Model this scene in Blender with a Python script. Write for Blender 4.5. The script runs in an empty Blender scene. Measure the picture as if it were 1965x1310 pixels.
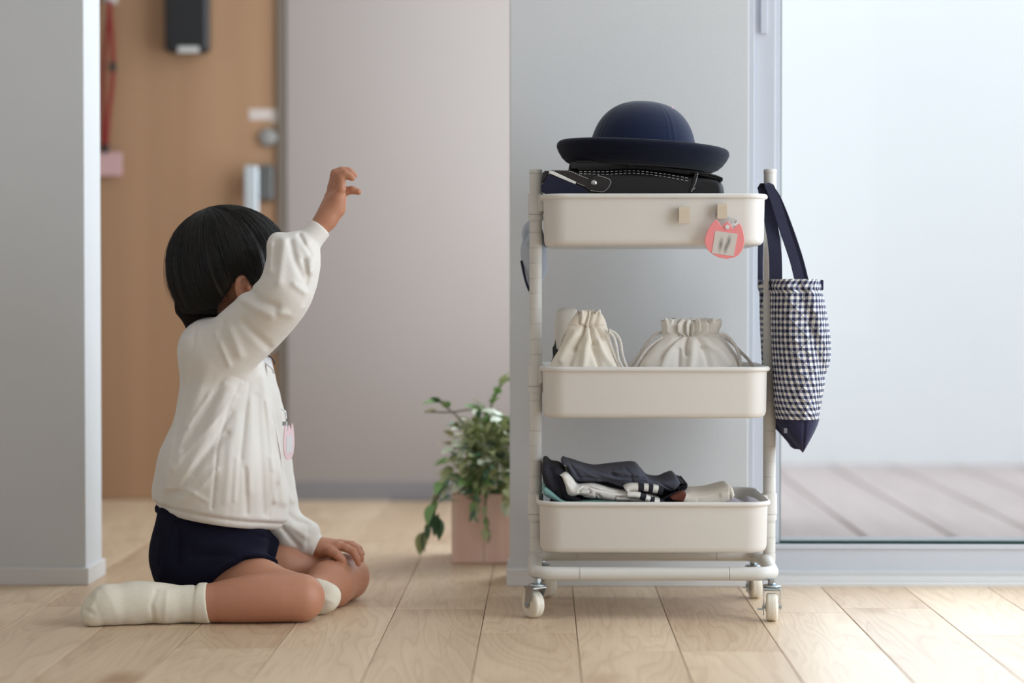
import bpy, math, random
import numpy as np
from mathutils import Vector, Matrix, Euler
random.seed(7); np.random.seed(7)
PI = math.pi
SC = bpy.context.scene
COL = SC.collection

# ------------------------------------------------------------------ camera
F = 3900.0; CAMH = 0.517
cam_d = bpy.data.cameras.new('camera'); cam = bpy.data.objects.new('camera', cam_d); COL.objects.link(cam)
cam_d.sensor_width = 36; cam_d.lens = F / 1965 * 36; cam_d.clip_start = 0.05
pitch = math.atan(78.0 / F); yaw = math.atan(62.5 / F)
cam.location = (0, 0, CAMH); cam.rotation_euler = (PI / 2 - pitch, 0, yaw)
SC.camera = cam
cam_d.dof.use_dof = True; cam_d.dof.focus_distance = 3.29; cam_d.dof.aperture_fstop = 1.9
# ------------------------------------------------------------------ light
SC.view_settings.view_transform = 'Standard'; SC.view_settings.look = 'None'
SC.view_settings.gamma = 1; SC.view_settings.use_curve_mapping = False
SC.view_settings.exposure = 0.07
W = bpy.data.worlds.new('sky'); SC.world = W; W.use_nodes = True
W.node_tree.nodes['Background'].inputs[0].default_value = (0.88, 0.94, 1.0, 1)
W.node_tree.nodes['Background'].inputs[1].default_value = 2.0
def area(name, loc, rot, sx, sy, power, col):
    l = bpy.data.lights.new(name, 'AREA'); l.shape = 'RECTANGLE'; l.size = sx; l.size_y = sy
    l.energy = power; l.color = col
    o = bpy.data.objects.new(name, l); COL.objects.link(o); o.location = loc; o.rotation_euler = rot
    return o
area('side_window_daylight', (2.02, 2.35, 1.1), (0, PI / 2, 0), 2.0, 2.0, 34, (0.80, 0.90, 1.0))
area('garden_window_daylight', (1.24, 3.70, 1.14), (-PI / 2, 0, 0), 1.5, 2.04, 25, (0.76, 0.88, 1.0))
area('hall_window_daylight', (0.335, 4.55, 1.2), (0, PI / 2, 0), 1.7, 1.0, 25.0, (0.82, 0.92, 1.0))
area('rear_fill', (-0.2, -2.42, 1.3), (PI / 2, 0, 0), 3.6, 1.9, 12.5, (0.97, 0.975, 1.0))  # added fill for the front faces, behind the camera; the rear wall is solid

_R = np.array(Euler(cam.rotation_euler).to_matrix())
def W3(px, py, Y):
    """world point at depth Y seen at photo pixel (px,py)"""
    d = _R @ np.array([(px - 982.5) / F, -(py - 655) / F, -1.0])
    t = Y / d[1]
    return np.array([d[0] * t, Y, CAMH + d[2] * t])
def X3(px, Y, z):
    p = W3(px, 700, Y); return np.array([p[0], Y, z])
def pix(P):
    q = (P - np.array([0, 0, CAMH])) @ _R
    return 982.5 + F * q[..., 0] / -q[..., 2], 655 - F * q[..., 1] / -q[..., 2]

# ------------------------------------------------------------------ materials
MATS = {}
def srgb(c):
    return tuple((x / 255 / 12.92) if x / 255 <= 0.04045 else ((x / 255 + 0.055) / 1.055) ** 2.4 for x in c) + (1,)
class NT:
    def __init__(s, m): s.t = m.node_tree; s.n = s.t.nodes; s.b = s.n['Principled BSDF']
    def add(s, k, **kw):
        nd = s.n.new(k)
        for a, v in kw.items():
            if a.startswith('i_'):
                key = a[2:]; key = int(key) if key.isdigit() else key.replace('_', ' ')
                nd.inputs[key].default_value = v
            else: setattr(nd, a, v)
        return nd
    def l(s, a, b): s.t.links.new(a, b)
def mat(name, col, rough=0.5, metal=0.0, vary=0.06, vscale=8, bump=0.0, bscale=200, spec=0.5, sss=0, sheen=0, coat=0, stretch=None):
    if name in MATS: return MATS[name]
    m = bpy.data.materials.new(name); m.use_nodes = True; k = NT(m)
    c = srgb(col)
    tc = k.add('ShaderNodeTexCoord')
    vec = tc.outputs['Object']
    if stretch:
        mp = k.add('ShaderNodeMapping'); mp.inputs['Scale'].default_value = stretch; k.l(vec, mp.inputs[0]); vec = mp.outputs[0]
    nz = k.add('ShaderNodeTexNoise', i_Scale=vscale, i_Detail=4.0); k.l(vec, nz.inputs['Vector'])
    mx = k.add('ShaderNodeMix', data_type='RGBA'); k.l(nz.outputs[0], mx.inputs[0])
    mx.inputs[6].default_value = tuple(x * (1 - vary) for x in c[:3]) + (1,)
    mx.inputs[7].default_value = tuple(min(1, x * (1 + vary)) for x in c[:3]) + (1,)
    k.l(mx.outputs[2], k.b.inputs['Base Color'])
    k.b.inputs['Roughness'].default_value = rough; k.b.inputs['Metallic'].default_value = metal
    k.b.inputs['Specular IOR Level'].default_value = spec
    if sss:
        k.b.inputs['Subsurface Weight'].default_value = sss; k.b.inputs['Subsurface Radius'].default_value = (1, .35, .2); k.b.inputs['Subsurface Scale'].default_value = 0.008
    if sheen: k.b.inputs['Sheen Weight'].default_value = sheen
    if coat: k.b.inputs['Coat Weight'].default_value = coat; k.b.inputs['Coat Roughness'].default_value = 0.2
    if bump:
        n2 = k.add('ShaderNodeTexNoise', i_Scale=bscale, i_Detail=3.0); k.l(vec, n2.inputs['Vector'])
        bp = k.add('ShaderNodeBump', i_Strength=bump, i_Distance=0.001); k.l(n2.outputs[0], bp.inputs['Height']); k.l(bp.outputs[0], k.b.inputs['Normal'])
    MATS[name] = m; return m

def wood_floor():
    m = bpy.data.materials.new('oak_floor'); m.use_nodes = True; k = NT(m)
    tc = k.add('ShaderNodeTexCoord'); oi = k.add('ShaderNodeObjectInfo')
    off = k.add('ShaderNodeVectorMath', operation='SCALE'); off.inputs[0].default_value = (37, 91, 17); k.l(oi.outputs['Random'], off.inputs['Scale'])
    ad = k.add('ShaderNodeVectorMath', operation='ADD'); k.l(tc.outputs['Object'], ad.inputs[0]); k.l(off.outputs[0], ad.inputs[1])
    mp = k.add('ShaderNodeMapping'); mp.inputs['Scale'].default_value = (1, .13, 1); k.l(ad.outputs[0], mp.inputs[0])
    wn = k.add('ShaderNodeTexNoise', i_Scale=5.5, i_Detail=3.0, i_Distortion=.6); k.l(mp.outputs[0], wn.inputs['Vector'])
    mul = k.add('ShaderNodeMath', operation='MULTIPLY'); mul.inputs[1].default_value = 22; k.l(wn.outputs[0], mul.inputs[0])
    fr = k.add('ShaderNodeMath', operation='FRACT'); k.l(mul.outputs[0], fr.inputs[0])
    ramp = k.add('ShaderNodeValToRGB'); e = ramp.color_ramp.elements; e[0].position = 0; e[0].color = (0.0,) * 3 + (1,); e[1].position = .30; e[1].color = (1, 1, 1, 1)
    x = e.new(1.0); x.color = (.6, .6, .6, 1)
    k.l(fr.outputs[0], ramp.inputs[0])
    mp2 = k.add('ShaderNodeMapping'); mp2.inputs['Scale'].default_value = (1, .04, 1); k.l(ad.outputs[0], mp2.inputs[0])
    fine = k.add('ShaderNodeTexNoise', i_Scale=260.0, i_Detail=2.0); k.l(mp2.outputs[0], fine.inputs['Vector'])
    big = k.add('ShaderNodeTexNoise', i_Scale=6.0, i_Detail=2.0); k.l(mp.outputs[0], big.inputs['Vector'])
    # factor = grain*.45 + fine*.2 + big + random
    a1 = k.add('ShaderNodeMath', operation='MULTIPLY_ADD'); a1.inputs[1].default_value = .26; k.l(ramp.outputs[0], a1.inputs[0])
    a0 = k.add('ShaderNodeMath', operation='MULTIPLY_ADD'); a0.inputs[1].default_value = .30; a0.inputs[2].default_value = -.08; k.l(fine.outputs[0], a0.inputs[0])
    k.l(a0.outputs[0], a1.inputs[2])
    a2 = k.add('ShaderNodeMath', operation='MULTIPLY_ADD'); a2.inputs[1].default_value = .55; k.l(big.outputs[0], a2.inputs[0]); k.l(a1.outputs[0], a2.inputs[2])
    a3 = k.add('ShaderNodeMath', operation='MULTIPLY_ADD'); a3.inputs[1].default_value = .34; k.l(oi.outputs['Random'], a3.inputs[0]); k.l(a2.outputs[0], a3.inputs[2])
    cr = k.add('ShaderNodeValToRGB'); e = cr.color_ramp.elements
    e[0].position = .05; e[0].color = srgb((160, 122, 88)); e[1].position = 1.0; e[1].color = srgb((228, 204, 174))
    k.l(a3.outputs[0], cr.inputs[0])
    # knots
    kn = k.add('ShaderNodeTexVoronoi', i_Scale=3.2); mp3 = k.add('ShaderNodeMapping'); mp3.inputs['Scale'].default_value = (1.2, .6, 0.2); k.l(ad.outputs[0], mp3.inputs[0]); k.l(mp3.outputs[0], kn.inputs['Vector'])
    kr = k.add('ShaderNodeValToRGB'); e = kr.color_ramp.elements; e[0].position = .03; e[0].color = (.62, .50, .42, 1); e[1].position = .15; e[1].color = (1, 1, 1, 1)
    k.l(kn.outputs['Distance'], kr.inputs[0])
    mm = k.add('ShaderNodeMix', data_type='RGBA', blend_type='MULTIPLY'); mm.inputs[0].default_value = 1; k.l(cr.outputs[0], mm.inputs[6]); k.l(kr.outputs[0], mm.inputs[7])
    k.l(mm.outputs[2], k.b.inputs['Base Color'])
    k.b.inputs['Roughness'].default_value = .42; k.b.inputs['Specular IOR Level'].default_value = .5
    bp = k.add('ShaderNodeBump', i_Strength=.25, i_Distance=.0006); k.l(fine.outputs[0], bp.inputs['Height']); k.l(bp.outputs[0], k.b.inputs['Normal'])
    return m
def grain_wood(name, c1, c2, rough=.5, axis='Z', scale=14):
    m = bpy.data.materials.new(name); m.use_nodes = True; k = NT(m)
    tc = k.add('ShaderNodeTexCoord'); mp = k.add('ShaderNodeMapping')
    mp.inputs['Scale'].default_value = {'Z': (1, 1, .05), 'X': (.05, 1, 1), 'Y': (1, .05, 1)}[axis]
    k.l(tc.outputs['Object'], mp.inputs[0])
    n = k.add('ShaderNodeTexNoise', i_Scale=float(scale), i_Detail=6.0, i_Distortion=.4); k.l(mp.outputs[0], n.inputs['Vector'])
    cr = k.add('ShaderNodeValToRGB'); e = cr.color_ramp.elements; e[0].position = .3; e[0].color = srgb(c1); e[1].position = .7; e[1].color = srgb(c2)
    k.l(n.outputs[0], cr.inputs[0]); k.l(cr.outputs[0], k.b.inputs['Base Color']); k.b.inputs['Roughness'].default_value = rough
    return m
def glass_mat():
    m = bpy.data.materials.new('window_glass'); m.use_nodes = True; t = m.node_tree; n = t.nodes; n.clear()
    out = n.new('ShaderNodeOutputMaterial'); mx = n.new('ShaderNodeMixShader'); tr = n.new('ShaderNodeBsdfTransparent'); gl = n.new('ShaderNodeBsdfGlossy'); fr = n.new('ShaderNodeFresnel')
    tr.inputs[0].default_value = (.97, .985, .98, 1); gl.inputs['Roughness'].default_value = .01; fr.inputs[0].default_value = 1.3
    t.links.new(fr.outputs[0], mx.inputs[0]); t.links.new(tr.outputs[0], mx.inputs[1]); t.links.new(gl.outputs[0], mx.inputs[2]); t.links.new(mx.outputs[0], out.inputs[0])
    return m
def gingham():
    m = bpy.data.materials.new('gingham_quilt'); m.use_nodes = True; k = NT(m)
    uv = k.add('ShaderNodeUVMap'); uv.uv_map = 'UVMap'; sep = k.add('ShaderNodeSeparateXYZ'); k.l(uv.outputs[0], sep.inputs[0])
    def stripe(o):
        a = k.add('ShaderNodeMath', operation='DIVIDE'); a.inputs[1].default_value = .0098; k.l(o, a.inputs[0])
        b = k.add('ShaderNodeMath', operation='FRACT'); k.l(a.outputs[0], b.inputs[0])
        c = k.add('ShaderNodeMath', operation='GREATER_THAN'); c.inputs[1].default_value = .5; k.l(b.outputs[0], c.inputs[0]); return c.outputs[0]
    s = k.add('ShaderNodeMath', operation='ADD'); k.l(stripe(sep.outputs[0]), s.inputs[0]); k.l(stripe(sep.outputs[1]), s.inputs[1])
    h = k.add('ShaderNodeMath', operation='MULTIPLY'); h.inputs[1].default_value = .5; k.l(s.outputs[0], h.inputs[0])
    cr = k.add('ShaderNodeValToRGB'); cr.color_ramp.interpolation = 'CONSTANT'; e = cr.color_ramp.elements
    e[0].position = 0; e[0].color = srgb((232, 228, 218)); e[1].position = .4; e[1].color = srgb((140, 143, 162)); x = e.new(.9); x.color = srgb((42, 44, 64))
    k.l(h.outputs[0], cr.inputs[0])
    # diamond quilting lines
    def diag(op):
        a = k.add('ShaderNodeMath', operation=op); k.l(sep.outputs[0], a.inputs[0]); k.l(sep.outputs[1], a.inputs[1])
        b = k.add('ShaderNodeMath', operation='DIVIDE'); b.inputs[1].default_value = .026; k.l(a.outputs[0], b.inputs[0])
        c = k.add('ShaderNodeMath', operation='PINGPONG'); c.inputs[1].default_value = .5; k.l(b.outputs[0], c.inputs[0]); return c.outputs[0]
    mn = k.add('ShaderNodeMath', operation='MINIMUM'); k.l(diag('ADD'), mn.inputs[0]); k.l(diag('SUBTRACT'), mn.inputs[1])
    pw = k.add('ShaderNodeMath', operation='POWER'); pw.inputs[1].default_value = .45; k.l(mn.outputs[0], pw.inputs[0])
    bp = k.add('ShaderNodeBump', i_Strength=1.0, i_Distance=.006); k.l(pw.outputs[0], bp.inputs['Height']); k.l(bp.outputs[0], k.b.inputs['Normal'])
    lt = k.add('ShaderNodeMath', operation='LESS_THAN'); lt.inputs[1].default_value = .016; k.l(mn.outputs[0], lt.inputs[0])
    lf = k.add('ShaderNodeMath', operation='MULTIPLY'); lf.inputs[1].default_value = .6; k.l(lt.outputs[0], lf.inputs[0])
    mx = k.add('ShaderNodeMix', data_type='RGBA'); k.l(lf.outputs[0], mx.inputs[0]); k.l(cr.outputs[0], mx.inputs[6]); mx.inputs[7].default_value = srgb((30, 34, 60))
    k.l(mx.outputs[2], k.b.inputs['Base Color']); k.b.inputs['Roughness'].default_value = .9; k.b.inputs['Specular IOR Level'].default_value = .2
    return m

# ------------------------------------------------------------------ object helpers
ORG = {}
def link(name, me, m, parent=None, smooth=True):
    o = bpy.data.objects.new(name, me); COL.objects.link(o)
    if m is not None and not me.materials: me.materials.append(m)
    if smooth and len(me.polygons):
        me.polygons.foreach_set('use_smooth', [True] * len(me.polygons))
    if parent is not None: o.parent = parent; ORG[o.name] = ORG[parent.name]
    return o
def mesh(name, V, Fc, m, parent=None, smooth=True, origin=None, uv=None):
    V = np.asarray(V, float)
    if parent is not None: org = ORG[parent.name]
    elif origin is not None: org = np.array(origin, float)
    else: org = np.array([(V[:, 0].min() + V[:, 0].max()) / 2, (V[:, 1].min() + V[:, 1].max()) / 2, V[:, 2].min()])
    me = bpy.data.meshes.new(name)
    me.from_pydata((V - org).tolist(), [], [tuple(int(i) for i in f) for f in Fc]); me.update()
    if uv is not None:
        ul = me.uv_layers.new(name='UVMap'); idx = np.zeros(len(me.loops), int); me.loops.foreach_get('vertex_index', idx)
        ul.data.foreach_set('uv', np.asarray(uv)[idx].ravel())
    o = link(name, me, m, parent, smooth)
    if parent is None: o.location = org; ORG[o.name] = org
    return o
def sharp(o, ang=35):
    me = o.data
    try: me.set_sharp_from_angle(angle=math.radians(ang))
    except Exception: pass
    return o
def thing(name, label, cat, loc, group=None):
    o = bpy.data.objects.new(name, None); COL.objects.link(o); o.location = loc; o.empty_display_size = .05
    o['label'] = label; o['category'] = cat
    if group: o['group'] = group
    ORG[o.name] = np.array(loc, float); return o
def tag(o, label, cat, group=None):
    o['label'] = label; o['category'] = cat
    if group: o['group'] = group
    return o
def struct(o): o['kind'] = 'structure'; return o

class MB:
    def __init__(s): s.V = []; s.F = []
    def add(s, V, Fc):
        n = len(s.V); s.V += [tuple(v) for v in V]; s.F += [tuple(i + n for i in f) for f in Fc]; return s
    def box(s, lo, hi, b=0.0):
        x0, y0, z0 = lo; x1, y1, z1 = hi
        if b <= 0:
            V = [(x, y, z) for x in (x0, x1) for y in (y0, y1) for z in (z0, z1)]
            return s.add(V, [(0, 1, 3, 2), (4, 6, 7, 5), (0, 4, 5, 1), (2, 3, 7, 6), (0, 2, 6, 4), (1, 5, 7, 3)])
        V = []; idx = {}
        for a, x in enumerate((x0, x1)):
            for c, y in enumerate((y0, y1)):
                for d, z in enumerate((z0, z1)):
                    sx = (1, -1)[a] * b; sy = (1, -1)[c] * b; sz = (1, -1)[d] * b
                    for ax, p in ((0, (x, y + sy, z + sz)), (1, (x + sx, y, z + sz)), (2, (x + sx, y + sy, z))):
                        idx[(a, c, d, ax)] = len(V); V.append(p)
        Fc = []
        for a in (0, 1):
            Fc.append([idx[(a, 0, 0, 0)], idx[(a, 1, 0, 0)], idx[(a, 1, 1, 0)], idx[(a, 0, 1, 0)]])
            Fc.append([idx[(0, a, 0, 1)], idx[(1, a, 0, 1)], idx[(1, a, 1, 1)], idx[(0, a, 1, 1)]])
            Fc.append([idx[(0, 0, a, 2)], idx[(1, 0, a, 2)], idx[(1, 1, a, 2)], idx[(0, 1, a, 2)]])
            for c in (0, 1):
                Fc.append([idx[(a, c, 0, 0)], idx[(a, c, 1, 0)], idx[(a, c, 1, 1)], idx[(a, c, 0, 1)]])
                Fc.append([idx[(a, 0, c, 0)], idx[(a, 1, c, 0)], idx[(a, 1, c, 2)], idx[(a, 0, c, 2)]])
                Fc.append([idx[(0, a, c, 1)], idx[(1, a, c, 1)], idx[(1, a, c, 2)], idx[(0, a, c, 2)]])
                for d in (0, 1):
                    Fc.append([idx[(a, c, d, 0)], idx[(a, c, d, 1)], idx[(a, c, d, 2)]])
        cc = np.array([(x0 + x1) / 2, (y0 + y1) / 2, (z0 + z1) / 2]); VV = np.array(V)
        for f in Fc:
            nrm = np.cross(VV[f[1]] - VV[f[0]], VV[f[2]] - VV[f[0]])
            if np.dot(nrm, VV[f].mean(0) - cc) < 0: f.reverse()
        return s.add(V, Fc)
    def loft(s, rings, cap=True, close=False):
        n = len(rings[0]); V = [p for r in rings for p in r]; Fc = []
        m = len(rings)
        for i in range(m if close else m - 1):
            for j in range(n):
                a = i * n + j; b = i * n + (j + 1) % n; i2 = (i + 1) % m
                Fc.append((a, b, i2 * n + (j + 1) % n, i2 * n + j))
        if cap and not close:
            Fc.append(tuple(range(n))[::-1]); Fc.append(tuple(range((m - 1) * n, m * n)))
        return s.add(V, Fc)
    def tube(s, path, r, n=10, cap=True, close=False, flat=1.0, up=None):
        P = [Vector(p) for p in path]; R = r if hasattr(r, '__len__') else [r] * len(P)
        rings = []; prev = None
        for i, p in enumerate(P):
            if close: t = (P[(i + 1) % len(P)] - P[i - 1]).normalized()
            else: t = (P[min(i + 1, len(P) - 1)] - P[max(i - 1, 0)]).normalized()
            if prev is None:
                u = Vector(up) if up is not None else (Vector((0, 0, 1)) if abs(t.z) < .9 else Vector((1, 0, 0)))
            else: u = prev
            u = (u - t * u.dot(t)).normalized(); prev = u; v = t.cross(u)
            rings.append([p + (u * math.cos(a) * flat + v * math.sin(a)) * R[i] for a in [2 * PI * k / n for k in range(n)]])
        return s.loft(rings, cap, close)
    def lathe(s, prof, c=(0, 0, 0), n=32, M=None):
        rings = [[(r * math.cos(2 * PI * k / n), r * math.sin(2 * PI * k / n), z) for k in range(n)] for r, z in prof]
        if M is not None: rings = [[tuple(M @ Vector(p)) for p in r] for r in rings]
        rings = [[(p[0] + c[0], p[1] + c[1], p[2] + c[2]) for p in r] for r in rings]
        return s.loft(rings)
    def make(s, name, m, parent=None, smooth=True, ang=35, **kw):
        o = mesh(name, s.V, s.F, m, parent, smooth, **kw)
        if smooth: sharp(o, ang)
        return o
def prism(poly, Y0, Y1, b=0):
    """poly = photo pixels on plane Y0, extruded to Y1 (parallel)"""
    A = [W3(x, y, Y0) for x, y in poly]
    return MB().loft([[p for p in A], [p + np.array([0, Y1 - Y0, 0]) for p in A]])
def spline(pts, n):
    P = np.array(pts, float); m = len(P)
    d = np.r_[0, np.cumsum(np.linalg.norm(np.diff(P, axis=0), axis=1))]; d /= d[-1]
    T = np.zeros_like(P)
    for i in range(m):
        a = max(i - 1, 0); b = min(i + 1, m - 1); T[i] = (P[b] - P[a]) / (d[b] - d[a])
    out = []
    for t in np.linspace(0, 1, n):
        i = min(np.searchsorted(d, t, 'right') - 1, m - 2); h = d[i + 1] - d[i]; u = (t - d[i]) / h
        out.append((2 * u**3 - 3 * u**2 + 1) * P[i] + (u**3 - 2 * u**2 + u) * h * T[i] + (-2 * u**3 + 3 * u**2) * P[i + 1] + (u**3 - u**2) * h * T[i + 1])
    return np.array(out)
def ribbon(path, width, thick, wdir, tdir=None):
    """strap: rectangular section swept on path; wdir(s) per-point or constant width direction"""
    P = np.array(path, float); rings = []
    for i, p in enumerate(P):
        t = P[min(i + 1, len(P) - 1)] - P[max(i - 1, 0)]; t /= np.linalg.norm(t)
        w = np.array(wdir[i] if isinstance(wdir, list) else wdir, float); w -= t * np.dot(w, t); w /= np.linalg.norm(w)
        n = np.cross(t, w); wi = width[i] if hasattr(width, '__len__') else width
        rings.append([p + w * wi / 2 + n * thick / 2, p - w * wi / 2 + n * thick / 2, p - w * wi / 2 - n * thick / 2, p + w * wi / 2 - n * thick / 2])
    return MB().loft(rings)

# fold fields in photo pixels (real displacement of the cloth surface)
def polydist(px, py, line):
    best = np.full(px.shape, 1e9); L = np.array(line, float)
    for a, b in zip(L[:-1], L[1:]):
        ab = b - a; t = np.clip(((px - a[0]) * ab[0] + (py - a[1]) * ab[1]) / (ab @ ab), 0, 1)
        best = np.minimum(best, np.hypot(px - a[0] - t * ab[0], py - a[1] - t * ab[1]))
    return best
def folds(P, lines):
    px, py = pix(P); d = np.zeros(len(P))
    for line, w, amp in lines: d += amp * np.exp(-(polydist(px, py, line) / w) ** 2)
    return d
def vnoise(P, freq, seed=0):
    rs = np.random.RandomState(seed); out = np.zeros(len(P))
    for i in range(6):
        k = rs.normal(size=3) * freq; out += np.sin(P @ k + rs.uniform(0, 6.28)) / 6
    return out
def pillow(rows, nv=60, nu=64, expo=2.0, lines=(), noise=0.0, nfreq=60, seed=0, back=True):
    """closed soft body: rows=(py, xl, xr, half-depth, Ycentre) in photo pixels, interpolated"""
    S = spline([list(r) for r in rows], nv); V = []; UV = []
    for i, (y, xl, xr, dp, Yc) in enumerate(S):
        a = W3(xl, y, Yc); b = W3(xr, y, Yc); c = (a + b) / 2; hw = (b[0] - a[0]) / 2; per = 0; prev = None
        for j in range(nu):
            th = 2 * PI * j / nu; ct, st = math.cos(th), math.sin(th)
            ex = 2 / expo
            p = c + np.array([hw * math.copysign(abs(ct) ** ex, ct), dp * math.copysign(abs(st) ** ex, st), 0])
            if prev is not None: per += np.linalg.norm(p - prev)
            prev = p; V.append(p); UV.append((per, p[2]))
    V = np.array(V)
    G = V.reshape(nv, nu, 3); N = G - G.mean(1, keepdims=True); N[..., 2] = 0
    N /= np.linalg.norm(N, axis=2, keepdims=True) + 1e-9; N = N.reshape(-1, 3)
    front = np.clip(-N[:, 1] * 2 + .2, 0, 1)
    d = folds(V, lines) * front + noise * vnoise(V, nfreq, seed) if len(lines) or noise else 0
    V = V + N * (np.asarray(d)[..., None] if np.ndim(d) else 0)
    Fc = []
    for i in range(nv - 1):
        for j in range(nu):
            Fc.append((i * nu + j, i * nu + (j + 1) % nu, (i + 1) * nu + (j + 1) % nu, (i + 1) * nu + j))
    Fc.append(tuple(range(nu))[::-1]); Fc.append(tuple(range((nv - 1) * nu, nv * nu)))
    return V, Fc, UV

# ------------------------------------------------------------------ implicit surfaces (bodies, clothes)
def cap(P, a, b, r1, r2=None):
    r2 = r1 if r2 is None else r2; a = np.asarray(a, np.float32); b = np.asarray(b, np.float32)
    ab = b - a; pa = P - a; t = np.clip(pa @ ab / max(float(ab @ ab), 1e-9), 0, 1)
    return np.linalg.norm(pa - t[:, None] * ab, axis=1) - (r1 + t * (r2 - r1))
def chain(P, pts, rs, k=.006):
    d = None
    for i in range(len(pts) - 1):
        e = cap(P, pts[i], pts[i + 1], rs[i], rs[i + 1]); d = e if d is None else smin(d, e, k)
    return d
def ell(P, c, r, R=None):
    q = P - np.asarray(c, np.float32)
    if R is not None: q = q @ np.asarray(R, np.float32)
    r = np.asarray(r, np.float32)
    k0 = np.linalg.norm(q / r, axis=1); k1 = np.linalg.norm(q / (r * r), axis=1) + 1e-9
    return k0 * (k0 - 1) / k1
def smin(a, b, k):
    h = np.maximum(k - np.abs(a - b), 0) / k
    return np.minimum(a, b) - h * h * k * .25
def smax(a, b, k): return -smin(-a, -b, k)
def plane(P, p, n):
    n = np.asarray(n, np.float32); n = n / np.linalg.norm(n); return (P - np.asarray(p, np.float32)) @ n
def surface(fn, lo, hi, h):
    lo = np.array(lo, np.float32); hi = np.array(hi, np.float32); C = 4
    nb = np.ceil((hi - lo) / (h * C)).astype(int) + 1
    g = [np.arange(n + 1) for n in nb]
    GX, GY, GZ = np.meshgrid(*g, indexing='ij')
    Pc = (np.stack([GX, GY, GZ], -1).reshape(-1, 3) * (h * C) + lo).astype(np.float32)
    Dc = fn(Pc).reshape(GX.shape)
    act = np.zeros(tuple(nb), bool)
    for dx in (0, 1):
        for dy in (0, 1):
            for dz in (0, 1):
                act |= np.abs(Dc[dx:dx + nb[0], dy:dy + nb[1], dz:dz + nb[2]]) < h * C * 1.35
    N = nb * C + 1
    D = np.where(np.repeat(np.repeat(np.repeat(Dc, C, 0), C, 1), C, 2)[:N[0], :N[1], :N[2]] > 0, 1.0, -1.0).astype(np.float32)
    msk = np.zeros(tuple(N), bool)
    A = np.repeat(np.repeat(np.repeat(act, C, 0), C, 1), C, 2)
    for dx in (0, 1):
        for dy in (0, 1):
            for dz in (0, 1): msk[dx:dx + A.shape[0], dy:dy + A.shape[1], dz:dz + A.shape[2]] |= A
    idx = np.argwhere(msk)
    vals = np.empty(len(idx), np.float32)
    for s in range(0, len(idx), 400000):
        vals[s:s + 400000] = fn((idx[s:s + 400000] * h + lo).astype(np.float32))
    D[msk] = vals
    S = D < 0
    n0, n1, n2 = N - 1
    cnt = np.zeros((n0, n1, n2), np.int8)
    for dx in (0, 1):
        for dy in (0, 1):
            for dz in (0, 1): cnt += S[dx:dx + n0, dy:dy + n1, dz:dz + n2]
    cells = np.argwhere((cnt > 0) & (cnt < 8))
    vid = -np.ones((n0, n1, n2), int); vid[tuple(cells.T)] = np.arange(len(cells))
    acc = np.zeros((len(cells), 3)); num = np.zeros(len(cells))
    cr = [(a, b, c) for a in (0, 1) for b in (0, 1) for c in (0, 1)]
    for i, p in enumerate(cr):
        for q in cr[i + 1:]:
            if sum(abs(np.subtract(p, q))) != 1: continue
            da = D[cells[:, 0] + p[0], cells[:, 1] + p[1], cells[:, 2] + p[2]]; db = D[cells[:, 0] + q[0], cells[:, 1] + q[1], cells[:, 2] + q[2]]
            m = (da < 0) != (db < 0); t = np.where(m, da / np.where(m, da - db, 1), 0)
            pt = np.array(p) + t[:, None] * (np.array(q) - np.array(p)); acc += pt * m[:, None]; num += m
    V = (cells + acc / num[:, None]) * h + lo
    Fc = []
    for ax in range(3):
        o1, o2 = (ax + 1) % 3, (ax + 2) % 3
        sl = [slice(None)] * 3; sl2 = [slice(None)] * 3; sl[ax] = slice(0, -1); sl2[ax] = slice(1, None)
        ch = np.argwhere(S[tuple(sl)] != S[tuple(sl2)])
        ch = ch[(ch[:, o1] > 0) & (ch[:, o2] > 0) & (ch[:, o1] < N[o1] - 1) & (ch[:, o2] < N[o2] - 1)]
        ins = S[tuple(ch.T)]
        def cid(a, b):
            c = ch.copy(); c[:, o1] -= a; c[:, o2] -= b; return vid[tuple(c.T)]
        q = np.stack([cid(1, 1), cid(0, 1), cid(0, 0), cid(1, 0)], 1)
        q[~ins] = q[~ins][:, ::-1]
        Fc.append(q[(q >= 0).all(1)])
    Fc = np.concatenate(Fc)
    # light smoothing
    for _ in range(2):
        s = np.zeros_like(V); c = np.zeros(len(V))
        I = np.concatenate([Fc[:, i] for i in range(4) for _ in (0, 1)]); J = np.concatenate([Fc[:, (i + q) % 4] for i in range(4) for q in (1, 3)])
        for a in range(3): s[:, a] = np.bincount(I, V[J, a], len(V))
        c = np.bincount(I, minlength=len(V))
        V = V * .5 + .5 * s / np.maximum(c, 1)[:, None]
    return V, Fc
def fastmesh(name, V, Fc, m, parent):
    V = V - ORG[parent.name]; me = bpy.data.meshes.new(name)
    me.vertices.add(len(V)); me.vertices.foreach_set('co', V.astype(np.float32).ravel())
    k = Fc.shape[1]
    me.loops.add(len(Fc) * k); me.loops.foreach_set('vertex_index', Fc.astype(np.int32).ravel())
    me.polygons.add(len(Fc)); me.polygons.foreach_set('loop_start', np.arange(0, len(Fc) * k, k, dtype=np.int32)); me.polygons.foreach_set('loop_total', np.full(len(Fc), k, np.int32))
    me.update(calc_edges=True); me.validate()
    return link(name, me, m, parent)

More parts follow.
